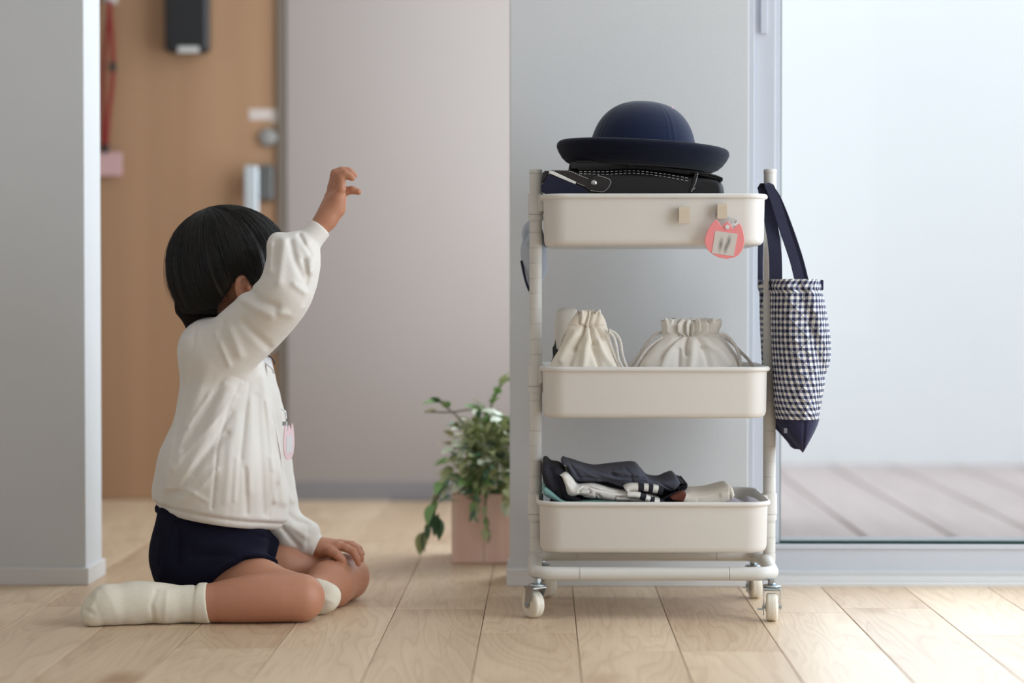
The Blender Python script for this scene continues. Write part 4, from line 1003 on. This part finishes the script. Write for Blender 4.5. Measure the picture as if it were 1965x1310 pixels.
MB().tube([P(1466, 358, 3.392), P(1467, 353, 3.41), P(1468, 356, 3.44)], .0016, 6).make('strap_fold', M_navyweb, tote)
c = P(1583.5, 547, 3.30); MB().box((c[0] - .001, 3.345, c[2] - .008), (c[0] + .0035, 3.375, c[2] + .009), .001).make('side_tab', M_navyq, tote, smooth=False)
c = P(1507, 826, 3.315); o = MB().box((c[0] - .0025, 3.3145 - .004, c[2] - .004), (c[0] + .0025, 3.3145 + .003, c[2] + .004), .0003).make('brand_label', mat('grey_label', (120, 120, 130), .6), tote, smooth=False)
# pale blue cloth behind the left post
M_blue = mat('pale_blue_cotton', (180, 187, 198), .9, vary=.06, bump=.3, bscale=500)
Yk = 3.475
V, Fc, UV = pillow([(421, 1018, 1034, .010, Yk), (428, 1011, 1038, .016, Yk), (442, 1005, 1042, .022, Yk), (460, 1002, 1046, .026, Yk), (482, 999, 1049, .028, Yk), (505, 1002, 1051, .026, Yk), (520, 1006, 1050, .022, Yk), (540, 1012, 1042, .014, Yk), (556, 1017, 1032, .008, Yk)], 50, 72, 2.2, [([(1010, 430), (1004, 450), (1012, 470)], 3, .003), ([(1012, 445), (1006, 470)], 2.5, -.004)], .0015, 90, 5)
cl = thing('hanging_cloth', 'pale blue cloth with navy edging hanging behind the left post of the trolley', 'cloth', (V[:, 0].mean(), Yk, V[:, 2].min()))
mesh('cloth_body', V, Fc, M_blue, cl)
MB().tube([P(*q_) for q_ in spline([(1000.5, 500, Yk - .012), (1005, 522, Yk - .014), (1010, 542, Yk - .012), (1016, 558, Yk - .004)], 16)], .0022, 8).tube([P(*q_) for q_ in spline([(1028, 424, Yk), (1027, 410, Yk - .02), (1028, 402, Yk - .035)], 8)], .0015, 6).make('navy_binding', M_navyweb, cl)
#@@PART3
# ================================================================== CHILD
M_skin = mat('skin', (186, 130, 102), .5, vary=.05, vscale=25, bump=.1, bscale=300, sss=.12)
M_sweat = mat('cream_sweatshirt', (228, 223, 216), .95, vary=.02, vscale=30, bump=.35, bscale=800, sheen=.15, spec=.2)
M_shorts = mat('navy_jersey', (22, 22, 38), .95, vary=.12, vscale=60, bump=.4, bscale=700, spec=.15)
M_sock = mat('ivory_sock', (230, 222, 204), .95, vary=.03, vscale=60, bump=.6, bscale=900, spec=.15)
M_hair = mat('black_hair', (26, 23, 22), .36, vary=.2, vscale=60, spec=.6)
kid = thing('person', 'dark-haired child in cream sweatshirt and navy shorts kneeling with one arm raised', 'person', tuple(X3(420, 3.38, 0.0)))
def Pz(px, Y, z): return X3(px, Y, z)
def schain(Pt, pts, rs, n=12, k=.003):
    Q = spline([list(p) + [r] for p, r in zip(pts, rs)], n); return chain(Pt, [q[:3] for q in Q], [q[3] for q in Q], k)
# --- joints
HC = P(447, 500, 3.39)
yawh = math.radians(24); tilt = math.radians(9)
Fw = np.array([math.cos(yawh), math.sin(yawh), 0]); Sd = np.array([math.sin(yawh), -math.cos(yawh), 0]); Uw = np.array([0, 0, 1.0])
F2 = Fw * math.cos(tilt) + Uw * math.sin(tilt); U2 = -Fw * math.sin(tilt) + Uw * math.cos(tilt)
RH = np.stack([F2, Sd, U2], 1)
def H(f, s, u): return HC + F2 * f + Sd * s + U2 * u
zk = .038
# near (right) leg lies along the floor, foot to the left
hipN = P(405, 1108, 3.37); kneeN = Pz(576, 3.262, .0385)
calfN = Pz(495, 3.255, .0385); ankN = Pz(392, 3.250, .0305)
ftN = [Pz(392, 3.250, .0305), Pz(318, 3.245, .030), Pz(255, 3.238, .0325), Pz(205, 3.225, .031), Pz(180, 3.215, .023)]
hipF = P(430, 1085, 3.455); kneeF = Pz(664, 3.50, .0395); ankF = Pz(597, 3.365, .030)
wrR = P(627, 419, 3.285); elR = P(547, 562, 3.255); shR = P(432, 668, 3.325)
shL = P(455, 690, 3.475); elL = P(528, 1000, 3.468); wrL = P(616, 1050, 3.455)
def fingers_R():
    return [  # pinky (near), ring, middle, index, thumb
        ([P(646, 380, 3.276), P(655, 362, 3.270), P(655.5, 341, 3.268), P(663, 333.5, 3.268), P(671, 338, 3.267), P(676, 341.5, 3.266)], [.0075, .0068, .0066, .0062, .0058, .0052]),
        ([P(641, 378, 3.288), P(647, 358, 3.286), P(648, 335, 3.285), P(658, 329.5, 3.285), P(672, 331, 3.284), P(680, 336, 3.284)], [.0075, .007, .0066, .006, .0055, .005]),
        ([P(636, 377, 3.300), P(640, 356, 3.300), P(643, 332, 3.300), P(655, 327, 3.300), P(668, 327.5, 3.300), P(675, 330, 3.300)], [.0078, .007, .0066, .006, .0054, .0048]),
        ([P(633, 378, 3.311), P(637, 358, 3.314), P(641, 336, 3.316), P(652, 330, 3.317), P(664, 330, 3.317), P(671, 333, 3.317)], [.0075, .007, .0062, .0058, .0052, .0048]),
        ([P(640, 395, 3.308), P(652, 378, 3.318), P(664, 366, 3.318), P(676, 364.5, 3.316), P(688, 368, 3.313)], [.010, .0085, .0068, .0064, .0052])]
def fingers_L():
    return [  # index, middle, ring, pinky, thumb
        ([P(632, 1051, 3.452), P(648, 1047, 3.450), P(664, 1051, 3.446), P(678, 1058, 3.444), P(685, 1071, 3.442), P(688, 1081, 3.444)], [.0085, .0076, .0070, .0065, .006, .0052]),
        ([P(636, 1049, 3.465), P(655, 1044, 3.464), P(672, 1046, 3.461), P(684, 1052, 3.458), P(691, 1064, 3.456), P(693.5, 1074, 3.457)], [.0085, .0076, .0068, .0064, .006, .005]),
        ([P(638, 1049, 3.477), P(658, 1044, 3.478), P(676, 1045, 3.477), P(688, 1052, 3.475), P(695, 1062, 3.473)], [.0085, .0074, .0066, .006, .005]),
        ([P(638, 1050, 3.488), P(656, 1047, 3.492), P(672, 1049, 3.493), P(684, 1056, 3.492)], [.008, .007, .006, .005]),
        ([P(626, 1055, 3.446), P(636, 1058, 3.436), P(647, 1064, 3.430), P(656, 1073, 3.428), P(660, 1080, 3.430)], [.0105, .0088, .0076, .0066, .0056])]
def body(Pt):
    d = None
    def add(e, k=.012):
        nonlocal d
        d = e if d is None else smin(d, e, k)
    # torso (under the clothes)
    add(cap(Pt, P(420, 1060, 3.41), P(425, 900, 3.405), .070, .066)); add(cap(Pt, P(425, 900, 3.405), P(432, 720, 3.40), .066, .058), .02)
    add(cap(Pt, shR, shL, .030, .030), .03)
    add(cap(Pt, P(408, 660, 3.395), P(430, 585, 3.392), .033, .033), .012)          # neck
    # head
    q = (Pt - HC.astype(np.float32))
    e = ell(Pt, H(0, 0, 0), (.088, .071, .078), RH)
    e = smin(e, ell(Pt, H(.034, 0, -.045), (.052, .052, .062), RH), .03)
    e = smin(e, cap(Pt, H(.062, 0, -.094), H(.040, 0, -.080), .017, .022), .03)       # chin
    for s in (-1, 1):
        e = smin(e, cap(Pt, H(.045, s * .022, -.090), H(.0, s * .05, -.062), .014, .016), .02)
        e = smin(e, ell(Pt, H(.058, s * .030, -.055), (.024, .020, .022), RH), .015)     # cheek
        e = smax(e, -ell(Pt, H(.087, s * .027, -.022), (.010, .014, .008), RH), .010)     # eye socket
    e = smin(e, cap(Pt, H(.088, 0, -.028), H(.098, 0, -.048), .005, .0075), .008)       # nose
    for s in (-1, 1): e = smin(e, ell(Pt, H(.091, s * .008, -.050), (.006, .005, .0045), RH), .004)
    e = smin(e, ell(Pt, H(.088, 0, -.066), (.007, .014, .0035), RH), .003)
    e = smin(e, ell(Pt, H(.086, 0, -.074), (.007, .012, .0038), RH), .003)
    e = smax(e, -ell(Pt, H(.094, 0, -.0700), (.005, .013, .0008), RH), .001)
    # ears
    for s in (-1, 1):
        ec = H(-.012, s * .079, -.046); er = np.stack([F2 * .94 + Sd * s * -.34, Sd * s * .94 + F2 * .34, U2], 1)
        ear = ell(Pt, ec, (.0155, .0075, .0245), er)
        ear = smax(ear, -ell(Pt, ec + Sd * s * .0075 + F2 * .004 + U2 * .001, (.0100, .0110, .0175), er), .0015)
        ear = smin(ear, ell(Pt, ec + F2 * .008 + U2 * -.002 - Sd * s * .001, (.004, .005, .006), er), .003)
        e = smin(e, ear, .004)
    add(e, .010)
    # legs
    add(chain(Pt, [hipN, P(495, 1126, 3.315), kneeN], [.050, .0425, .0370], .02), .02)
    leg = schain(Pt, [kneeN, Pz(540, 3.256, .039), calfN, Pz(440, 3.252, .0345), ankN], [.0378, .0378, .0390, .0350, .0285], 11)
    add(leg, .006)
    add(chain(Pt, ftN[0:], [.027, .026, .028, .027, .018], .01), .012)
    thF = chain(Pt, [hipF, (hipF + kneeF) / 2 + np.array([-.005, -.01, .012]), kneeF], [.054, .043, .0385], .02)
    shF = chain(Pt, [kneeF, (kneeF * .5 + ankF * .5) + np.array([0, -.006, .001]), ankF], [.0390, .0375, .025], .02)
    d = smin(d, smin(thF, shF, .006), .012)
    add(chain(Pt, [ankF, Pz(612, 3.350, .028), Pz(630, 3.338, .032)], [.024, .021, .016], .01), .01)
    # arms
    add(chain(Pt, [shR, P(548, 568, 3.258), P(566, 502, 3.268), P(592, 462, 3.277), wrR], [.028, .024, .021, .0172, .0165], .012), .012)
    add(chain(Pt, [shL, elL, (elL + wrL) / 2, wrL], [.028, .022, .020, .0165], .02), .012)
    # right hand
    hR = chain(Pt, [wrR, P(634, 400, 3.288)], [.0172, .015], .01)
    roots = [P(646, 382, 3.276), P(641, 380, 3.288), P(636, 380, 3.300), P(633, 381, 3.311)]
    for i, r in enumerate(roots): hR = smin(hR, cap(Pt, wrR + (r - wrR) * .35 + np.array([.002, 0, 0]), r, .0110, .0088), .012)
    hR = smin(hR, cap(Pt, P(650, 400, 3.285), P(652, 378, 3.280), .011, .010), .012)
    fg = None
    for pts, rs_ in fingers_R():
        f_ = chain(Pt, pts, rs_, .003); fg = f_ if fg is None else smin(fg, f_, .0012)
    add(smin(hR, fg, .005), .008)
    hL = chain(Pt, [wrL, P(628, 1052, 3.460)], [.0165, .0145], .01)
    for r in [P(646, 1049, 3.450), P(652, 1046, 3.464), P(654, 1046, 3.477), P(650, 1049, 3.489)]: hL = smin(hL, cap(Pt, wrL + (r - wrL) * .3, r, .0105, .0085), .010)
    fg = None
    for pts, rs_ in fingers_L():
        f_ = chain(Pt, pts, rs_, .003); fg = f_ if fg is None else smin(fg, f_, .0012)
    hL = smin(hL, fg, .004)
    d = smin(d, hL, .0015)
    d = smax(d, -(Pt[:, 2] - .0006), .002)
    return d
V, Fc = surface(body, (P(150, 900, 3.2)[0], 3.16, -.004), (P(722, 900, 3.5)[0], 3.57, P(400, 318, 3.28)[2]), .0017)
fastmesh('body', V, Fc, M_skin, kid)['label'] = 'bare skin of face, hands and legs'

# --- sweatshirt
sw_lines = [([(452, 760), (420, 800), (372, 850), (330, 900)], 5, .003), ([(445, 790), (410, 850), (372, 910)], 4, -.003), ([(430, 735), (400, 760), (360, 820)], 4, .0025), ([(415, 900), (380, 940), (350, 960)], 5, .0025), ([(478, 735), (470, 800), (462, 880)], 4, -.0025), ([(512, 770), (520, 850), (524, 900)], 4, .0025), ([(455, 880), (450, 960)], 4, .002), ([(530, 930), (515, 990)], 4, -.0025), ([(395, 960), (360, 940), (320, 935)], 4, .002), ([(504, 724), (527, 830), (545, 963)], 9, .004), ([(484, 770), (480, 860), (478, 940)], 9, .003), ([(455, 800), (442, 870), (434, 960)], 9, .0025),
    ([(440, 745), (400, 830), (345, 930)], 12, .005), ([(400, 700), (370, 780), (322, 930)], 12, .005), ([(463, 728), (439, 781), (417, 862), (407, 975)], 2.6, -.0025),
    ([(435, 832), (385, 885), (340, 945)], 7, -.005), ([(515, 705), (533, 800), (543, 900)], 5, -.0035), ([(492, 760), (499, 860), (506, 985)], 6, -.0035), ([(440, 700), (392, 800), (352, 860)], 7, -.0045),
    ([(470, 900), (474, 985)], 5, -.003), ([(380, 690), (350, 790), (330, 880)], 6, -.0035), ([(330, 850), (318, 920), (312, 965)], 7, .003), ([(520, 880), (528, 960)], 6, .003),
    ([(388, 640), (396, 680), (418, 708), (468, 730)], 2.5, -.0022), ([(468, 730), (488, 706), (505, 690)], 3, -.003), ([(375, 630), (372, 660), (362, 690)], 4, -.003)]
sl_lines = [([(478, 555), (500, 575), (530, 588)], 7, -.005), ([(462, 572), (490, 592), (520, 606)], 8, .004), ([(545, 462), (540, 500), (535, 540)], 9, .004), ([(558, 465), (566, 500), (580, 530)], 6, -.005), ([(588, 470), (598, 495), (596, 520)], 8, .005),
    ([(520, 470), (518, 520)], 6, .003), ([(530, 465), (528, 510)], 4, -.003), ([(583, 500), (590, 530), (586, 545)], 5, -.004), ([(470, 620), (500, 650), (515, 665)], 8, -.004), ([(440, 630), (460, 680)], 9, .004), ([(540, 600), (560, 605), (580, 590)], 7, .003), ([(575, 452), (586, 470), (597, 488)], 4, -.0045),
    ([(565, 545), (585, 560)], 6, .004), ([(430, 620), (420, 650)], 6, -.003), ([(415, 640), (440, 700)], 5, .003)]
hemP = P(415, 997, 3.40); hemN = np.array([math.sin(math.radians(-9.5)), -.05, -1.0])
cuR = (P(616, 436, 3.283)); cuRd = cuR - P(590, 466, 3.276)
cuL = (P(611, 1049, 3.456)); cuLd = cuL - P(578, 1030, 3.460)
def sweat(Pt):
    near = smin(cap(Pt, P(432, 690, 3.365), P(425, 895, 3.355), .064, .091), cap(Pt, P(425, 895, 3.355), P(420, 965, 3.36), .091, .086), .03)
    far = smin(cap(Pt, P(442, 690, 3.44), P(428, 895, 3.44), .064, .084), cap(Pt, P(428, 895, 3.44), P(422, 965, 3.44), .084, .080), .03)
    t = smin(near, far, .05)
    t = smin(t, cap(Pt, P(395, 668, 3.33), P(400, 668, 3.46), .040, .040), .045)
    t = smin(t, cap(Pt, P(372, 900, 3.39), P(345, 948, 3.39), .045, .040), .05)
    t = smin(t, cap(Pt, P(500, 985, 3.40), P(505, 960, 3.40), .045, .04), .04)
    Fd = folds(Pt, sw_lines) * np.clip((3.42 - Pt[:, 1]) * 25, 0, 1)
    t = t - Fd - .0012 * vnoise(Pt, 45, 11) - .0007 * vnoise(Pt * np.array([1, 1, .3], np.float32), 170, 12)
    hp = plane(Pt, hemP, hemN)           # distance below the hem plane
    t = t + .0035 * np.exp(-((hp + .0125) / .0028) ** 2) + np.clip(hp + .02, 0, .02) * .35
    t = smax(t, hp, .005)
    s = schain(Pt, [P(425, 680, 3.322), P(470, 640, 3.305), P(512, 602, 3.28), elR, P(560, 520, 3.262), P(562, 494, 3.267), P(578, 478, 3.272)], [.051, .050, .047, .043, .042, .040, .030], 14, .006)
    s = smin(s, ell(Pt, P(594, 500, 3.268), (.014, .022, .018)), .012)
    s = smin(s, ell(Pt, P(532, 470, 3.262), (.016, .022, .020)), .012)
    s = s - folds(Pt, sl_lines) * np.clip((3.30 - Pt[:, 1]) * 40, 0, 1) - .0010 * vnoise(Pt, 55, 21)
    cf = cap(Pt, P(586, 469, 3.275), P(620, 431, 3.283), .0222, .0186)
    s = smin(s, cf, .003)
    s = smax(s, plane(Pt, cuR, cuRd), .003)
    l = schain(Pt, [P(468, 700, 3.478), P(500, 820, 3.482), P(518, 920, 3.475), P(535, 1000, 3.468), P(560, 1020, 3.462), P(584, 1033, 3.460)], [.046, .044, .041, .038, .0325, .027], 12, .006)
    l = smin(l, ell(Pt, P(585, 1014, 3.46), (.022, .026, .013)), .015)
    l = l - folds(Pt, [([(550, 985), (570, 1000), (585, 1005)], 5, -.004), ([(545, 930), (560, 960)], 6, .003), ([(540, 1010), (560, 1035), (575, 1050)], 5, -.004), ([(560, 1010), (590, 1030)], 6, .003), ([(592, 1008), (590, 1055)], 3, -.002)]) - .001 * vnoise(Pt, 60, 5)
    l = smin(l, cap(Pt, P(588, 1039, 3.459), P(612, 1050, 3.456), .0215, .0190), .005)
    l = smax(l, plane(Pt, cuL, cuLd), .003)
    d = smin(t, s, .016); d = smin(d, l, .014)
    nk = cap(Pt, P(402, 676, 3.396), P(432, 560, 3.392), .0370, .044)
    d = smax(d, -np.maximum(nk, -plane(Pt, P(405, 640, 3.395), (-.25, 0, 1))), .004)
    return d
V, Fc = surface(sweat, (P(280, 900, 3.4)[0], 3.19, P(400, 1080, 3.45)[2]), (P(640, 900, 3.3)[0], 3.57, P(400, 410, 3.28)[2]), .0022)
sw = fastmesh('sweatshirt', V, Fc, M_sweat, kid)
# polo collar at the throat
M_col = mat('white_collar', (222, 222, 222), .8)
ribbon([P(*q_) for q_ in spline([(500, 684, 3.37), (512, 690, 3.375), (521, 700, 3.385), (522, 706, 3.40)], 12)], [.010 + .001 * i for i in range(12)], .003, (.3, 0, -1)).make('collar', M_col, kid)
MB().tube([P(*q_) for q_ in spline([(507, 680, 3.366), (516, 683, 3.372), (524, 690, 3.382), (527, 699, 3.395)], 12)], .0011, 6).make('collar_trim', M_navyweb, kid)

# --- shorts
wp = P(415, 985, 3.40)
def shorts(Pt):
    a = smin(cap(Pt, P(352, 1048, 3.375), P(352, 1048, 3.445), .054, .054), cap(Pt, P(345, 1090, 3.375), P(350, 1090, 3.44), .044), .03)
    a = smin(a, cap(Pt, P(400, 1030, 3.37), P(400, 1030, 3.44), .066), .04)
    a = smin(a, cap(Pt, P(460, 1035, 3.37), P(462, 1035, 3.44), .048), .04)
    a = smin(a, cap(Pt, P(390, 980, 3.38), P(392, 980, 3.43), .07), .03)
    n = chain(Pt, [P(385, 1090, 3.355), P(450, 1112, 3.335), P(520, 1128, 3.318)], [.056, .0545, .0500], .02)
    hd = P(472, 1090, 3.33) - P(400, 1052, 3.345)
    n = smax(n, plane(Pt, P(428, 1096, 3.30), (.42, -.62, -.66)), .004)
    f = chain(Pt, [P(430, 1070, 3.44), P(500, 1076, 3.458), P(545, 1088, 3.465)], [.056, .051, .050], .02)
    f = smax(f, plane(Pt, P(532, 1080, 3.46), (.95, 0, -.18)), .004)
    d = smin(smin(a, n, .02), f, .02)
    ln = [([(330, 1010), (320, 1060), (305, 1110)], 10, .004), ([(345, 1020), (340, 1080)], 6, -.003), ([(380, 1040), (450, 1050), (500, 1065)], 9, .003), ([(370, 1065), (440, 1068), (490, 1080)], 6, -.003), ([(395, 1120), (420, 1085), (455, 1070)], 6, .003), ([(340, 1000), (430, 1008), (520, 1035)], 3.5, -.004), ([(310, 1030), (300, 1080)], 6, .003)]
    d = d - folds(Pt, ln) * np.clip((3.42 - Pt[:, 1]) * 25, 0, 1) - .0015 * vnoise(Pt, 60, 31)
    hp = plane(Pt, P(415, 989, 3.40), (math.sin(math.radians(-9.5)) * -1, 0, 1.0))
    d = smax(d, hp, .006)
    d = smax(d, -(Pt[:, 2] - .0008), .003)
    # keep the lower leg's room
    d = smax(d, -(chain(Pt, [kneeN, calfN, ankN] + ftN[1:4], [.041, .042, .033, .034, .036, .034], .006)), .003)
    return d
V, Fc = surface(shorts, (P(275, 1000, 3.4)[0], 3.24, -.004), (P(565, 1000, 3.4)[0], 3.56, P(400, 960, 3.4)[2]), .0024)
fastmesh('shorts', V, Fc, M_shorts, kid)
wb = []
for i in range(90):
    a = 2 * PI * i / 90; r = 1 + .015 * math.sin(a * 17) + .01 * math.sin(a * 29)
    c = P(411, 990, 3.405); x = .0925 * math.cos(a) * r; wb.append((c[0] + x, c[1] + .095 * math.sin(a) * r, c[2] - x * .168))
MB().tube(wb, .0055, 8, close=True, flat=1.4, up=(0, 0, 1)).make('waistband', M_shorts, kid)

# --- socks
def sockN(Pt):
    d = chain(Pt, ftN, [.0305, .0298, .0330, .0318, .0225], .012)
    d = smin(d, ell(Pt, Pz(286, 3.236, .040), (.022, .022, .022)), .02)
    d = smin(d, ell(Pt, Pz(178, 3.215, .016), (.014, .018, .015)), .012)
    d = d - folds(Pt, [([(300, 1135), (290, 1160), (295, 1190)], 5, -.0018), ([(320, 1135), (316, 1190)], 5, .0012), ([(185, 1140), (175, 1165)], 6, .0015), ([(165, 1170), (178, 1178)], 4, -.0015), ([(375, 1120), (378, 1190)], 2, -.0018)]) - .0006 * vnoise(Pt, 120, 3)
    c = cap(Pt, Pz(384, 3.250, .0308), Pz(398, 3.2505, .0310), .0332, .0336)
    d = smin(smax(d, plane(Pt, Pz(400, 3.25, .03), (1, 0, .05)), .002), smax(c, np.maximum(plane(Pt, Pz(401, 3.25, .03), (1, 0, .12)), plane(Pt, Pz(376, 3.25, .03), (-1, 0, .05))), .003), .003)
    return smax(d, -(Pt[:, 2] - .0004), .002)
V, Fc = surface(sockN, (P(140, 1100, 3.2)[0], 3.16, -.004), (P(415, 1100, 3.25)[0], 3.31, .085), .0016)
fastmesh('sock', V, Fc, M_sock, kid)
def sockF(Pt):
    d = chain(Pt, [Pz(585, 3.362, .031), Pz(612, 3.345, .030), Pz(631, 3.335, .033)], [.0275, .0245, .0185], .012)
    d = smin(d, cap(Pt, Pz(606, 3.335, .018), Pz(628, 3.330, .022), .0172, .0150), .015)
    d = d - folds(Pt, [([(612, 1130), (625, 1150), (640, 1155)], 4, .0015)]) - .0006 * vnoise(Pt, 120, 3)
    return smax(smax(d, plane(Pt, Pz(575, 3.37, .03), (-.9, .4, 0)), .002), -(Pt[:, 2] - .0004), .002)
V, Fc = surface(sockF, (P(550, 1100, 3.2)[0], 3.28, -.004), (P(665, 1100, 3.4)[0], 3.42, .085), .0018)
fastmesh('sock', V, Fc, M_sock, kid)

# --- hair
A_, B_, C_ = .100, .084, .090
HO = HC + Fw * -.008 + np.array([0, 0, .001])
def hem(az):     # az 0 = forward, pi = back (local height of the hairline)
    a = abs((az + PI) % (2 * PI) - PI)
    xs = np.radians([0, 25, 48, 60, 70, 78, 86, 96, 104, 116, 132, 150, 180]); ys = [-.006, -.006, -.012, -.030, -.044, -.040, -.024, -.028, -.054, -.076, -.083, -.085, -.087]
    return np.interp(a, xs, ys)
pt = math.radians(-20)
def hsurf(n, k=1.0):
    n = np.asarray(n, float); z = n[2] * C_; rad = math.hypot(n[0], n[1]) + 1e-9
    if z >= 0: g = math.sqrt(max(0, 1 - (z / C_) ** 2))
    else: g = 1 - .20 * (z / C_) ** 2 - .10 * max(0, -z / C_ - .5)
    az = math.atan2(n[1], n[0])
    return np.array([A_ * g * math.cos(az) * k, B_ * g * math.sin(az) * k, z * (k if z > 0 else 1)]), az
def hair_line(psi, jit, k=1.0, lift=0.0, n=14, swirl=.25):
    def node(al):
        ps = psi + swirl * (1 - math.exp(-al)) ; v = np.array([math.sin(al) * math.cos(ps), math.sin(al) * math.sin(ps), math.cos(al)])
        return np.array([v[0] * math.cos(pt) + v[2] * math.sin(pt), v[1], -v[0] * math.sin(pt) + v[2] * math.cos(pt)])
    al = .02; end = 2.9
    for s in np.linspace(.5, 2.95, 60):
        p, az = hsurf(node(s))
        if p[2] < hem(az) + jit: end = s; break
    out = []
    for i, s in enumerate(np.linspace(.02, end, n)):
        p, az = hsurf(node(s), k + lift * (i / n) ** 2); out.append(HO + Fw * p[0] + Sd * p[1] + Uw * p[2])
    return out
V = []; Fc = []
NP, NS = 120, 26
for i in range(NP):
    V += hair_line(2 * PI * i / NP, 0, .975, 0, NS)
    L = V[-1]; c = HO + np.array([0, 0, L[2] - HO[2]]); V.append(L * .82 + c * .18 + np.array([0, 0, .004]))
NS += 1
for i in range(NP):
    for j in range(NS - 1): a = i * NS + j; b_ = ((i + 1) % NP) * NS + j; Fc.append((a, a + 1, b_ + 1, b_))
V = np.array(V)
hair = mesh('hair', V, Fc, M_hair, kid)
rs = random.Random(11)
SV = []; SF = []
def strand(pts, r):
    P_ = np.array(pts); n = len(P_); T = np.gradient(P_, axis=0); T /= np.linalg.norm(T, axis=1, keepdims=True) + 1e-9
    o = P_ - HO; U = np.cross(T, o); U /= np.linalg.norm(U, axis=1, keepdims=True) + 1e-9; Wd = np.cross(U, T)
    b0 = len(SV)
    for i in range(n):
        rr = r * (1 if i < n - 3 else (n - i) / 4)
        for a in (PI / 2, PI / 2 + 2.09, PI / 2 + 4.19): SV.append(P_[i] + U[i] * rr * math.cos(a) + Wd[i] * rr * math.sin(a))
    for i in range(n - 1):
        for j in range(3): a = b0 + i * 3 + j; b_ = b0 + i * 3 + (j + 1) % 3; SF.append((a, b_, b_ + 3, a + 3))
clumps = [(rs.uniform(0, 2 * PI), rs.uniform(-.008, .006), rs.uniform(.985, 1.015)) for _ in range(260)]
for psi, j, k in clumps:
    for _ in range(14):
        p2 = psi + rs.gauss(0, .022); strand(hair_line(p2, j + rs.gauss(0, .0035), k + rs.gauss(0, .005), rs.uniform(-.01, .02), 12), rs.uniform(.0003, .00055))
for _ in range(500):
    strand(hair_line(rs.uniform(0, 2 * PI), rs.gauss(-.002, .008), rs.uniform(1.0, 1.03), rs.uniform(0, .06), 12, rs.uniform(.0, .55)), .0003)
for _ in range(130):   # flyaways, mostly at the back
    L = hair_line(rs.gauss(PI, .9), rs.uniform(-.01, .03), rs.uniform(1.01, 1.03), rs.uniform(.04, .16), 12, rs.uniform(0, .6)); strand(L, .0002)
hs = fastmesh('hair_strands', np.array(SV), np.array(SF), M_hair, kid); hs.data.polygons.foreach_set('use_smooth', [True] * len(hs.data.polygons)); hs['kind'] = 'stuff'
def nape(Pt):
    d = smin(cap(Pt, P(398, 598, 3.392), P(400, 622, 3.394), .034, .0335), cap(Pt, P(384, 580, 3.39), P(396, 604, 3.392), .044, .036), .02)
    return smax(smax(d, plane(Pt, P(398, 634, 3.39), (.35, 0, -1)), .004), plane(Pt, P(424, 600, 3.36), (.9, -.1, -.2)), .004) - .0006 * vnoise(Pt, 700, 9)
V, Fc = surface(nape, (P(340, 600, 3.4)[0], 3.33, P(400, 650, 3.4)[2]), (P(450, 600, 3.4)[0], 3.46, P(400, 520, 3.4)[2]), .002)
o = fastmesh('hair_nape', V, Fc, mat('cropped_hair', (30, 25, 23), .9, vary=.3, vscale=900, spec=.1), kid); o['label'] = 'short cropped hair on the nape'
# eyes and brows
M_eye = mat('eye_white', (230, 228, 224), .2); M_iris = mat('dark_iris', (34, 24, 20), .15)
for s in (-1, 1):
    c = H(.072, s * .027, -.024)
    MB().lathe([(.0001, -.0105)] + [(.0105 * math.sin(a), -.0105 * math.cos(a)) for a in np.linspace(.2, PI - .2, 12)] + [(.0001, .0105)], c, 20).make('eye', M_eye, kid)
    R_ = Vector(F2).to_track_quat('Z', 'Y').to_matrix().to_4x4()
    MB().lathe([(.0001, .0106), (.0022, .0105), (.0045, .0097), (.0001, .0090)], c, 20, R_).make('iris', M_iris, kid)
    MB().tube([H(.086, s * .014, -.010), H(.086, s * .027, -.006), H(.078, s * .040, -.010)], [.0012, .0018, .0008], 8).make('eyebrow', M_hair, kid)

# --- name badge on the chest
M_badge = mat('pale_pink_badge', (236, 208, 212), .35, vary=.02)
bc = P(553, 848, 3.375); ax = np.array([.22, .97, 0]); nx = np.array([.97, -.22, 0])
poly = [(-.95, .35), (-.7, 1.05), (-.35, .62), (0, 1.0), (.35, .62), (.7, 1.05), (.95, .35), (1.0, -.15), (.8, -.7), (.4, -.98), (0, -1.03), (-.4, -.98), (-.8, -.7), (-1.0, -.15)]
bd = thing('name_badge', 'pale pink tulip-shaped name badge pinned to the chest of the sweatshirt', 'badge', tuple(bc + np.array([0, 0, -.03])))
b = MB().loft([[bc + ax * x * .026 + Uw * z * .029 + nx * e for x, z in poly] for e in (0, .002)])
b.make('badge_plate', M_badge, bd, smooth=False)
b = MB().loft([[bc + ax * x * .026 + Uw * z * .029 + nx * e for x, z in ((-.55, .35), (.55, .35), (.55, -.6), (-.55, -.6))] for e in (-.0004, .0)])
b2 = MB().loft([[bc + ax * x * .026 + Uw * z * .029 + nx * e for x, z in ((-.55, .35), (.55, .35), (.55, -.6), (-.55, -.6))] for e in (.0021, .0026)])
b2.make('label_card', mat('badge_label', (226, 224, 226), .3), bd, smooth=False)
c = P(549, 812, 3.365)
MB().box(tuple(c - np.array([.006, .004, .004])), tuple(c + np.array([.002, .004, .003])), .0008).make('pin_clip', M_zinc, bd, smooth=False)
c0 = P(545, 783, 3.355); 
ribbon([P(540, 784, 3.36), P(548, 790, 3.362), P(549, 803, 3.364)], .010, .0016, (0, 1, 0)).make('badge_strap', M_col, bd)
